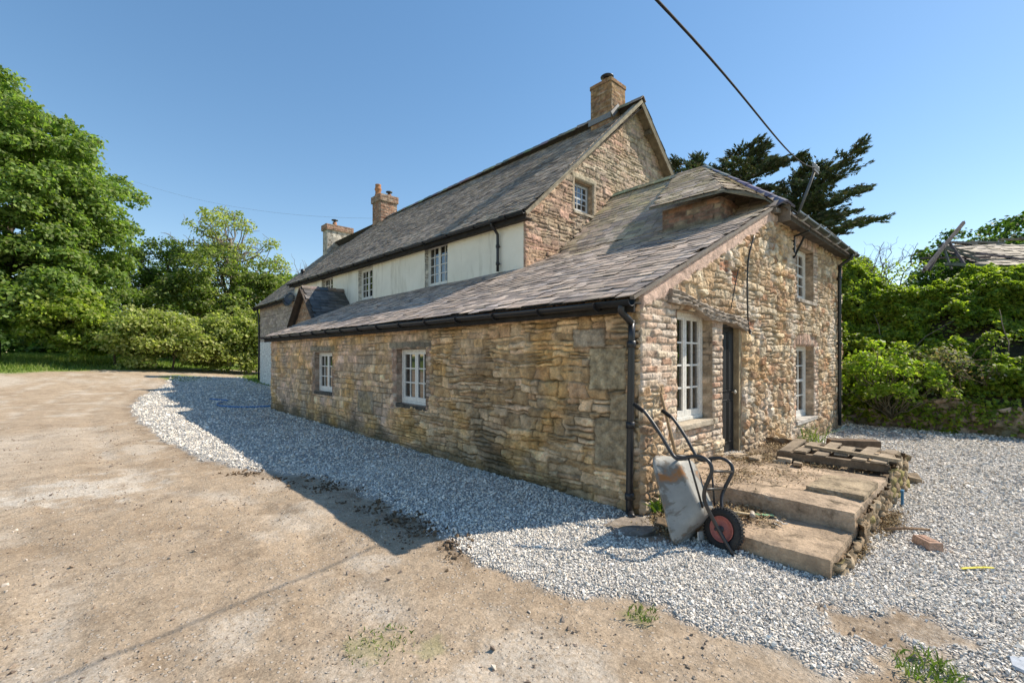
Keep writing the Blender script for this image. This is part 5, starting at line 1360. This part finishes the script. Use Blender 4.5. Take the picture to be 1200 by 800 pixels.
def lay_st(u, v):
    i, d = rubble(u, v, 53, .16, .09); return finish(u, v, i, d, pick(i, np.array([(.36,.26,.16),(.30,.22,.14),(.42,.33,.22),(.30,.25,.10)]), 2), .05, 54, np.array((.20, .15, .09)), .010)
panel('side_wall', (-.12, -1.70, -.06), (1, 0, 0), (0, 0, 1), 3.7, lambda u: np.where(u < .74, .17, np.where(u < 2.4, .34, .46)), lay_st, M['stone'], st, .02)
panel('side_wall', (3.58, -1.70, -.06), (0, 1, 0), (0, 0, 1), 1.66, .46, lay_st, M['stone'], st, .03)
for k in range(15):      # loose coping stones of the far part
    m = MB(); m.col = tuple(np.array((.38, .29, .19))*random.uniform(.7, 1.25)); x = 2.3+1.25*random.random(); y = -1.64+.12*random.random() if k % 3 else -1.6+1.3*random.random()
    m.obox((x, y, .36+.06*random.random()), (1, random.uniform(-.4, .4), random.uniform(-.15, .15)), (random.uniform(-.4, .4), 1, 0), (0, 0, 1), random.uniform(.06, .13), random.uniform(.05, .09), random.uniform(.03, .05), j=.018)
    m.build('coping_stone', M['stone'], st, bevel=.012)

for k in range(9):
    m = MB(); m.col = tuple(np.array((.46, .36, .25))*random.uniform(.75, 1.2)); m.obox((2.0+.35*random.random(), -.95+.8*random.random(), .345+.02*random.random()), (1, random.uniform(-.5, .5), random.uniform(-.12, .12)), (random.uniform(-.5, .5), 1, random.uniform(-.12, .12)), (0, 0, 1), random.uniform(.06, .12), random.uniform(.04, .08), .018, j=.012)
    m.build('flagstone', M['stone'], st, bevel=.006)
pt = thing('wooden_pallet', 'broken grey wooden pallet lying on the rubble end of the landing', 'pallet', (2.86, -1.10, .335), rad(93))
for k in range(6):
    m = MB(); m.col = tuple(np.array((.33, .265, .19))*random.uniform(.75, 1.3)); x = -.5+k*.2+random.uniform(-.02, .02); yy = random.uniform(-.03, .03)
    m.obox((x, yy, .115), (1, 0, 0), (random.uniform(-.06, .06), 1, random.uniform(-.03, .03)), (0, 0, 1), .066, .50 if k != 2 else .3, .011, j=.004); m.build('board', M['wood'], pt)
for yy in (-.44, 0, .44):
    m = MB(); m.col = (.17, .13, .09); m.box((-.56, yy-.045, .012), (.56, yy+.045, .100), j=.004); m.build('bearer', M['wood'], pt)
tk = thing('timber_beam', 'short dark squared timber lying beyond the pallet by the drainpipe', 'timber', (3.95, -1.08, -.02), rad(-58))
m = MB(); m.col = (.17, .12, .08); m.box((-.31, -.09, .30), (.31, .09, .47), j=.008); m.build('baulk', M['wood'], tk, bevel=.008)
m = MB(); m.col = (.24, .19, .14); m.box((-.26, -.12, .0), (.26, .12, .297), j=.02); m.build('bearer_block', M['stone'], tk)
pk = thing('wooden_plank', 'long weathered plank laid across the boards of the pallet', 'plank', (2.62, -1.28, .468), rad(77))
m = MB(); m.col = (.40, .32, .22); m.box((-.50, -.032, 0), (.50, .032, .036), j=.005); m.build('board', M['wood'], pk); 
# dry leaf litter and straw on the steps, under the barrow, by the pipe
rng = np.random.RandomState(411)
def litter(name, pts, label, n, cols, sz, lift=.0):
    P = []
    for (x, y, z, rx, ry, w) in pts:
        k = int(n*w); q = rng.normal(0, .45, (k, 2)); P.append(np.stack([x+q[:, 0]*rx, y+q[:, 1]*ry, np.full(k, z)+np.abs(rng.normal(0, .012, k))], -1))
    P = np.concatenate(P); nr = np.tile((0., 0, 1.), (len(P), 1))
    V, F, C = leaf_cards(P, sz, nr, 412, cols, .35, .1, .4); tag(np_mesh(name, V, F, M['litter'], None, C), label, kind='stuff')
litter('leaf_litter', [(2.15, -.35, .345, .5, .3, .35), (2.4, -.9, .33, .35, .5, .25), (1.5, -.9, .335, .5, .4, .06), (.35, -.85, .175, .4, .35, .22), (1.1, -.5, .335, .6, .3, .15), (.66, -.9, .17, .05, .7, .12), (.15, -.2, .03, .35, .12, .2), (.72, -1.0, .17, .06, .6, .06), (3.1, -.4, .35, .4, .3, .2), (-.2, -.45, .03, .2, .2, .1), (.55, -1.72, .02, .3, .08, .12), (1.6, -1.8, .03, .5, .1, .2), (-.0, -1.25, .02, .12, .4, .08)],
       'brown dead leaves and straw littering the steps and wall foot', 5200, [(.26,.18,.09),(.33,.24,.13),(.19,.13,.07),(.40,.31,.18)], .032)
# weeds
def tuft(name, label, loc, r, h, n, cols, seed, wide=.012, cat='weed', droop=.5):
    rng = np.random.RandomState(seed); t = []
    a = rng.uniform(0, 2*np.pi, n); rad_ = r*np.sqrt(rng.uniform(0, 1, n)); B = np.stack([np.cos(a)*rad_, np.sin(a)*rad_, np.zeros(n)], -1)
    d = rng.normal(0, .45, (n, 3)); d[:, 2] = 1; d /= np.linalg.norm(d, axis=1)[:, None]; hh = (h*rng.uniform(.4, 1.1, n))[:, None]
    sd = np.cross(d, rng.normal(0, 1, (n, 3))); sd /= np.linalg.norm(sd, axis=1)[:, None]
    w = wide*rng.uniform(.6, 1.3, n)[:, None]; tip = B+d*hh*np.array([1+droop, 1+droop, 1-.3*droop]); mid = B+d*hh*.55
    V = np.stack([B-sd*w*.6, B+sd*w*.6, mid+sd*w*.5, tip, mid-sd*w*.5], 1).reshape(-1, 3)
    F = (np.array([(0,1,2),(0,2,4),(4,2,3)])[None]+(np.arange(n)*5)[:, None, None]).reshape(-1, 3)
    cols = np.array(cols); o = np_mesh(name, V, F, M['grass'], None, np.repeat(cols[rng.randint(0, len(cols), n)]*rng.uniform(.75, 1.25, (n, 1)), 5, axis=0))
    o.location = loc; tag(o, label, cat); return o
GR = [(.10,.17,.03),(.14,.21,.04),(.17,.20,.07)]
tuft('weed', 'small leafy weed at the wall foot beside the black corner pipe', (.19, -.10, .02), .07, .22, 46, [(.16,.26,.04),(.20,.30,.06)], 421, .022)
tuft('weed', 'spindly weed against the gable wall beneath the right lower window', (5.6, -.14, .03), .22, .55, 70, [(.15,.21,.05),(.20,.24,.08)], 422, .013)
tuft('grass_tuft', 'short green grass tuft in the bare patch at the bottom edge of the gravel', (-.98, -2.28, .02),   .15, .085, 130, GR, 423, .007, 'grass')
tuft('grass_tuft', 'sparse low grass sprouting through the bare earth drive', (-2.95, -.12, .0), .20, .04, 150, GR, 424, .006, 'grass')
tuft('grass_tuft', 'few green blades pushing through the gravel edge below the barrow', (-1.60, -1.0, .02), .10, .05, 90, GR, 425, .007, 'grass')
# grass verges: stuff
rng = np.random.RandomState(431); n = 46000
lt = rng.uniform(-46, -12, n); dp = rng.uniform(22, 44, n); x = CAM[0]+RT[0]*lt+FW[0]*dp; y = CAM[1]+RT[1]*lt+FW[1]*dp
rs = poly_sd(x, y, road)+.9*fbm(x*.35, y*.35, 4, 111); k = (rs < -.1) & (x < 9); x, y, rs = x[k], y[k], rs[k]
pt_ = sstep(1.05, .6, np.hypot((x+.1)/1.3, (y-29.6)/2.3))
hh = np.clip(.10+.16*(-rs)*.35, .08, .55)
B = np.stack([x, y, ground_z(x, y)-.02], -1); n = len(x); d = rng.normal(0, .3, (n, 3)); d[:, 2] = 1; hh = (hh*rng.uniform(.5, 1.2, n))[:, None]
sd = np.cross(d, rng.normal(0, 1, (n, 3))); sd /= np.linalg.norm(sd, axis=1)[:, None]
V = np.stack([B-sd*.035, B+sd*.035, B+d*hh], 1).reshape(-1, 3); F = np.arange(n*3).reshape(-1, 3)
gc = np.array([(.17,.25,.04),(.22,.30,.055),(.27,.32,.09),(.14,.22,.04)])
tag(np_mesh('grass', V, F, M['grass'], None, np.repeat(gc[rng.randint(0, 4, n)]*rng.uniform(.8, 1.2, (n, 1)), 3, axis=0)), 'long bright grass along the far verge of the drive', kind='stuff')

# dark flat stone under the downpipe
m = MB(); rng = np.random.RandomState(441); vs = []
for z, sc in ((-.02, 1.05), (.025, 1.0), (.045, .86)):
    for k in range(11):
        th = 2*math.pi*k/11; q = sc*(1+.16*math.sin(k*2.3)); vs.append((-.36+.30*q*math.cos(th)+.02*rng.randn(), -.12+.22*q*math.sin(th)+.02*rng.randn(), z+.008*rng.randn()))
fs = [(r*11+k, r*11+(k+1) % 11, (r+1)*11+(k+1) % 11, (r+1)*11+k) for r in range(2) for k in range(11)]+[tuple(range(22, 33))]
m.col = (.30, .255, .21); m.add(vs, fs); tag(m.build('flat_stone', M['concrete'], None), 'dark flat stone on the gravel under the corner downpipe', 'stone')
for i, (x, y, s, lab) in enumerate(((-.10, -.30, .07, 'brown rubble stone beside the flat stone at the pipe foot'), (.28, -.42, .06, 'small pale rubble stone under the barrow tray'), (3.75, -1.75, .11, 'squarish rubble stone fallen by the far end of the steps'))):
    m = MB(); m.col = [(.2, .15, .1), (.5, .42, .33), (.32, .25, .17)][i]; m.obox((x, y, s*.45), (1, .4, .1), (-.4, 1, 0), (0, 0, 1), s, s*.7, s*.5, j=s*.2); tag(m.build('rubble_stone', M['stone'], None, bevel=.012), lab, 'stone')

# the small lost things on the gravel
br = thing('clay_brick', 'single pale red brick lying on the gravel beside the steps', 'brick', (1.11, -2.11, .03), rad(38))
m = MB(); m.col = (.50, .33, .24); m.box((-.105, -.05, -.01), (.105, .05, .062), j=.005); m.build('brick_body', M['brick'], br, bevel=.006)
m = MB(); m.col = (.40, .25, .18); m.box((-.07, -.026, .0625), (.07, .026, .0645)); m.build('frog', M['brick'], br)
sk = thing('wood_stick', 'thin brown stick lying on the gravel behind the brick', 'stick', (1.42, -1.93, .045))
m = MB(); m.col = (.24, .16, .10); m.tube([(-.16, .13, 0), (-.02, .01, .008), (.14, -.16, 0)], [.012, .014, .010], 6); m.build('stem', M['bark'], sk)
bc = thing('blue_clip', 'small blue plastic peg standing in the gravel beside the rubble steps', 'peg', (2.4, -1.80, .03))
m = MB(); m.col = (.03, .16, .30); m.box((-.016, -.012, -.02), (.016, .012, .13)); m.box((-.035, -.014, .13), (.035, .014, .155)); m.build('peg_body', M['plastic'], bc, bevel=.003)
ys_ = thing('yellow_strap', 'short yellow plastic strip lying flat on the right hand gravel', 'strip', (.78, -2.42, .045))
m = MB(); m.col = (.70, .60, .06)
pts = [(-.10, .08), (-.05, .045), (0, .005), (.04, -.03), (.09, -.085)]
for (a, b), (c, d) in zip(pts, pts[1:]): m.beam((a, b, .006*random.random()), (c, d, .006*random.random()), .022, .004)
m.build('strip_body', M['plastic'], ys_)
fl = thing('slate_flake', 'pale blue grey slate flake at the lower right corner of the gravel', 'slate', (-.58, -2.62, .03))
m = MB(); m.col = (.38, .42, .47); m.add([(-.09, -.03, 0), (.0, -.06, .0), (.10, -.01, .0), (.04, .05, .0), (-.06, .04, .0)]+[(-.085, -.028, .014), (.0, -.056, .016), (.095, -.01, .012), (.04, .046, .014), (-.055, .037, .014)], [(4,3,2,1,0),(5,6,7,8,9)]+[(i, (i+1) % 5, 5+(i+1) % 5, 5+i) for i in range(5)]); m.build('flake', M['slate_dark'], fl)
# hammer and green strips on the lower step
hm = thing('club_hammer', 'old hammer with pale wooden handle lying on the lower step', 'hammer', (.22, -.86, .18), rad(-8))
m = MB(); m.col = (.55, .43, .26); m.tube([(-.10, .16, .028), (.0, .05, .024), (.08, -.10, .022)], [.012, .014, .013], 8); m.build('handle', M['wood'], hm)
m = MB(); m.col = (.42, .36, .28); m.lathe([(0, -.055), (.022, -.055), (.026, -.03), (.018, 0), (.026, .03), (.022, .055), (0, .055)], (.088, -.115, .024), (.8, .45, 0), 12); m.build('head', M['metal'], hm)
gs = thing('green_strip', 'pale green flat plastic strip lying under the hammer on the step', 'strip', (.30, -.90, .172), rad(0))
m = MB(); m.col = (.25, .42, .24)
pts = [(-.16, .20), (-.05, .10), (.06, -.02), (.20, -.20)]
for (a, b), (c, d) in zip(pts, pts[1:]): m.beam((a, b, .004), (c, d, .004+.01*random.random()), .05, .005)
m.build('strip_body', M['plastic'], gs)
rg = thing('rubber_ring', 'thin black rubber hoop on the lower step behind the hammer', 'ring', (.36, -.62, .178))
m = MB(); m.col = (.04, .04, .04); m.tube([(.11*math.cos(t*.3), .06*math.sin(t*.3), .004*math.sin(t)) for t in range(22)], .007, 6); m.build('hoop', M['rubber'], rg)
pap = thing('paper_scrap', 'crumpled whitish paper scraps on the lower step near its right edge', 'paper', (.33, -1.22, .178))
m = MB(); m.col = (.62, .58, .52)
for k in range(7): x, y = random.uniform(-.1, .1), random.uniform(-.07, .07); m.obox((x, y, .006), (1, random.uniform(-1, 1), random.uniform(-.3, .3)), (random.uniform(-1, 1), 1, .2), (0, .1, 1), random.uniform(.012, .04), random.uniform(.006, .012), .002, j=.003)
m.build('scrap', M['paint'], pap)
# blue hose by the far end of the lean-to
hs = thing('blue_hose', 'blue garden hose trailing across the shaded gravel by the far wall end', 'hose', (-.5, 15.5, .05))
m = MB(); m.col = (.03, .17, .42)
m.tube(curve_pts([(-.35, 2.2, .02), (.05, 1.3, .0), (-.35, .5, .0), (-.55, -.5, .0), (-.2, -1.4, .0), (.35, -1.9, .01), (.75, -2.0, .03), (1.2, -1.2, .04)], 8), .022, 7); m.build('hose_body', M['plastic'], hs)

# satellite dish on the far eave
sd_ = thing('satellite_dish', 'dark satellite dish bracketed beside the small white far window', 'dish', (2.85, 19.75, 4.25))
m = MB(); m.col = (.045, .045, .05); m.lathe([(0, 0), (.12, .012), (.24, .05), (.33, .10), (.335, .11), (.24, .065), (.12, .027), (0, .012)], (-.22, 0, 0), (-1, -.35, .3), 22); m.build('reflector', M['black'], sd_)
m = MB(); m.col = (.05, .05, .05); m.tube([(.3, 0, 0), (.0, 0, -.02), (-.2, 0, 0)], .022); m.tube([(-.22, 0, -.25), (-.6, -.15, -.05)], .012); m.lathe([(0, 0), (.03, 0), (.03, .09), (0, .09)], (-.6, -.15, -.05), (1, .3, -.1), 10); m.build('arm', M['black'], sd_)

# ================================================================== WHEELBARROW
hub = Vector((-.21, -.93, .185))
L = Vector((.12, .58, .80)).normalized(); Wv = Vector((.97, .2, .03)); Wv = (Wv-L*Wv.dot(L)).normalized(); Nv = Wv.cross(L)
if Nv.y > 0: Nv = -Nv
wb = thing('wheelbarrow', 'rusty galvanised wheelbarrow tipped on its nose against the gable wall', 'wheelbarrow', (hub.x, hub.y, 0))
off = Vector((hub.x, hub.y, 0))
def B_(l, w, n): return hub+L*l+Wv*w+Nv*n
for sg in (-1, 1):
    m = MB(); m.col = (.032, .030, .030)
    path = [(1.24, .30, -.07), (1.12, .295, -.015), (.90, .285, .01), (.70, .27, .015), (.635, .265, .03), (.605, .262, .08), (.59, .26, .15), (.55, .258, .225), (.48, .256, .265), (.41, .252, .245), (.36, .246, .18), (.31, .235, .11), (.24, .20, .05), (.12, .14, .015), (.0, .10, .0), (-.10, .085, -.004), (-.205, .06, -.01)]
    m.tube(curve_pts([B_(l, w*sg, n) for l, w, n in path], 5), .0165, 9); fr = m.build('frame_tube', M['black'], wb, off)
    g = MB(); g.col = (.018, .018, .018); g.tube([B_(1.245, .30*sg, -.072), B_(1.14, .296*sg, -.025)], .021, 9); g.build('grip', M['rubber'], fr, off)
for pa_, pb_, r_ in (((.41, -.25, .243), (.41, .25, .243), .012), ((.31, -.235, .11), (.31, .235, .11), .011), ((-.205, -.06, -.01), (-.205, .06, -.01), .016), ((.66, -.265, .025), (.66, .265, .025), .013), ((.595, -.26, .13), (.20, -.14, -.02), .009), ((.595, .26, .13), (.20, .14, -.02), .009)):
    m = MB(); m.col = (.036, .033, .03); m.tube([B_(*pa_), B_(*pb_)], r_, 8); m.build('cross_brace', M['black'], wb, off)
# tray: loft of rounded rectangles from the floor out to the rolled rim, inside and out
def rr_ring(l0, l1, hw0, hw1, n0, n1, r, seg=6):
    pts = []
    for (cl, cwid, sx, sy) in ((l1-r, hw1-r, 1, 1), (l0+r, hw0-r, -1, 1), (l0+r, -(hw0-r), -1, -1), (l1-r, -(hw1-r), 1, -1)):
        a0 = {(1, 1): 0, (-1, 1): 90, (-1, -1): 180, (1, -1): 270}[(sx, sy)]
        for k in range(seg+1):
            th = rad(a0+90*k/seg); l = cl+r*math.cos(th); w = cwid+r*math.sin(th)
            t = (l-l0)/(l1-l0); pts.append(B_(l, w, n0+(n1-n0)*t))
    return pts
rings = [rr_ring(.20, .60, .13, .165, -.028, .006, .05), rr_ring(.16, .635, .15, .185, -.036, .002, .065), rr_ring(.135, .655, .165, .20, -.062, -.022, .08),
         rr_ring(.02, .735, .262, .285, -.345, -.135, .09), rr_ring(.005, .75, .277, .30, -.350, -.140, .10), rr_ring(.005, .75, .277, .30, -.370, -.160, .10),
         rr_ring(.025, .73, .257, .28, -.365, -.155, .09), rr_ring(.14, .65, .16, .195, -.068, -.03, .08), rr_ring(.165, .63, .145, .18, -.044, -.008, .065), rr_ring(.21, .59, .125, .16, -.036, -.003, .05)]
m = MB(); m.col = (.5, .5, .48); k = len(rings[0]); vs = [p for r_ in rings for p in r_]
fs = [(i*k+j, i*k+(j+1) % k, (i+1)*k+(j+1) % k, (i+1)*k+j) for i in range(len(rings)-1) for j in range(k)] + [tuple(reversed(range(k))), tuple(range((len(rings)-1)*k, len(rings)*k))]
m.add(vs, fs, None, True); m.build('tray', M['tray'], wb, off)
m = MB(); m.col = (.66, .64, .58); m.obox(B_(.02, .02, -.20), L+Nv*.55, Wv, Nv-L*.55, .035, .10, .004); m.build('front_stay', M['plastic'], wb, off)
wh = MB(); wh.col = (.035, .034, .033)
ax = (Wv+Vector((0, -.25, 0))).normalized()
prof = []
for k in range(15):
    th = 2*math.pi*k/14; prof.append((.138+.038*math.cos(th), .034*math.sin(th)))
wh.lathe(prof, hub, ax, 40)
for k in range(40):      # tread lugs
    th = 2*math.pi*k/40; a = ax.cross(Vector((0, 0, 1))).normalized(); b = ax.cross(a); dr = a*math.cos(th)+b*math.sin(th); tn = ax.cross(dr)
    for sgn in (-1, 1): wh.obox(hub+dr*.173+ax*sgn*.014, tn+ax*.4*sgn, ax, dr, .008, .011, .006)
wheel = wh.build('wheel', M['rubber'], wb, off)
m = MB(); m.col = (.42, .13, .10)
m.lathe([(.108, -.030), (.104, -.034), (.097, -.026), (.085, -.012), (.05, -.018), (.03, -.03), (.0, -.03)], hub, ax, 28); m.lathe([(.108, .030), (.104, .034), (.097, .026), (.085, .012), (.05, .018), (.03, .03), (.0, .03)], hub, ax, 28)
m.build('rim', M['metal'], wheel, off)
m = MB(); m.col = (.05, .045, .045); m.tube([hub-ax*.11, hub+ax*.11], .013, 8); m.lathe([(0, -.05), (.028, -.05), (.028, .05), (0, .05)], hub, ax, 12); m.build('axle', M['metal'], wheel, off)
# long tool handle standing behind the barrow
sp = thing('tool_handle', 'long wooden tool handle standing behind the barrow against the wall', 'handle', (.42, -.16, 0))
m = MB(); m.col = (.40, .27, .15); m.tube([(.12, -.16, .02), (.0, -.02, .6), (-.115, .09, 1.26)], [.019, .018, .016], 9); m.build('shaft', M['wood'], sp)

# ================================================================== OVERHEAD CABLE AND BRACKET
cb = thing('cable_bracket', 'steel pole bracket with white insulators above the front eave', 'bracket', (6.25, -.12, 4.0))
m = MB(); m.col = (.13, .12, .11); m.tube([(-.06, .40, .30), (.0, .05, 1.34)], .026, 9); m.beam((-.16, .05, 1.27), (.16, .05, 1.27), .035, .035); m.build('pole', M['metal'], cb)
for x in (-.14, .0, .14):
    m = MB(); m.col = (.30, .29, .27); m.lathe([(0, 0), (.02, 0), (.032, .03), (.02, .05), (.032, .08), (.02, .10), (0, .11)], (x, .05, 1.30), (0, 0, 1), 12); m.build('insulator', M['plastic'], cb)
ov_ = thing('overhead_cable', 'thick black service cable sweeping down from above to the house bracket', 'cable', (6.1, -.1, 5.3))
pend = Vector((6.10, -.10, 5.36)); E0 = np.array(cw(.3377*2.9, 2.9)+(1.65+.784*2.9,))
P1 = Vector(E0); ext = P1+(P1-pend)*1.2; pts = []
for k in range(41):
    t = k/40; q = pend.lerp(ext, t); q.z -= .30*math.sin(min(t/.4546, 1)*math.pi)*(1-min(t/.4546, 1)); pts.append(q)
m = MB(); m.col = (.02, .02, .02); m.tube(pts, .0095, 7); m.build('cable', M['rubber'], ov_, pend)
m = MB(); m.col = (.34, .33, .31); m.tube(curve_pts([(5.6, -.33, 4.10), (6.3, -.36, 4.05), (7.2, -.36, 4.03), (8.2, -.36, 4.0)], 6), .006, 6); m.build('tail', M['plastic'], ov_, pend)
pl = thing('power_line', 'hair thin power line crossing the sky behind the chimneys', 'cable', (0, 60, 12))
a = Vector(cw(-45, 54)+(22.5,)); b = Vector(cw(-5.8, 40)+(14.0,)); m = MB(); m.col = (.22, .22, .22)
m.tube([a.lerp(b, k/20)-Vector((0, 0, 1.6*4*(k/20)*(1-k/20))) for k in range(21)], .008, 5); m.build('wire', M['black'], pl, (0, 60, 12))

# ================================================================== LIGHT, SKY, CAMERA
EL, AZ = 45.0, math.atan2(-.43, .903)         # towards the sun: +X, a little -Y
sv = Vector((math.cos(AZ)*math.cos(rad(EL)), math.sin(AZ)*math.cos(rad(EL)), math.sin(rad(EL))))
w = bpy.data.worlds.new('World'); SC.world = w; w.use_nodes = True
nt = w.node_tree; nt.nodes.clear()
out = nt.nodes.new('ShaderNodeOutputWorld'); bg = nt.nodes.new('ShaderNodeBackground'); sk = nt.nodes.new('ShaderNodeTexSky')
sk.sky_type = 'NISHITA'; sk.sun_disc = False; sk.sun_elevation = rad(EL); sk.sun_rotation = math.pi/2-AZ
sk.air_density = 1.0; sk.dust_density = .1; sk.ozone_density = 1.0; sk.altitude = 0
bg.inputs[1].default_value = .15
hs_ = nt.nodes.new('ShaderNodeHueSaturation'); hs_.inputs['Saturation'].default_value = 1.36
mx_ = nt.nodes.new('ShaderNodeMix'); mx_.data_type = 'RGBA'; mx_.blend_type = 'MULTIPLY'; mx_.inputs[0].default_value = 1; mx_.inputs[7].default_value = (1.28, 1.18, 1.11, 1)
gm_ = nt.nodes.new('ShaderNodeGamma'); gm_.inputs[1].default_value = .8
nt.links.new(sk.outputs[0], gm_.inputs[0]); nt.links.new(gm_.outputs[0], hs_.inputs['Color']); nt.links.new(hs_.outputs[0], mx_.inputs[6]); nt.links.new(mx_.outputs[2], bg.inputs[0]); nt.links.new(bg.outputs[0], out.inputs[0])
sl_ = bpy.data.lights.new('sun', 'SUN'); sl_.energy = 4.5; sl_.angle = rad(.55); sl_.color = (1, .90, .76)
so = bpy.data.objects.new('sun', sl_); COL.objects.link(so); so.rotation_euler = (-sv).to_track_quat('-Z', 'Y').to_euler(); so.location = (20, -10, 30)
cd = bpy.data.cameras.new('camera'); cam = bpy.data.objects.new('camera', cd); COL.objects.link(cam)
cam.location = (CAM[0], CAM[1], 1.65); cam.rotation_euler = (rad(90), 0, -math.atan2(FW[0], FW[1]))
cd.sensor_width = 36; cd.lens = 533*36/1200; cd.shift_y = 18/1200; cd.clip_start = .05; cd.clip_end = 6000
SC.camera = cam
SC.view_settings.view_transform = 'Standard'; SC.view_settings.look = 'None'; SC.view_settings.exposure = .56; SC.view_settings.gamma = 1
SC.render.resolution_x = 1024; SC.render.resolution_y = 682
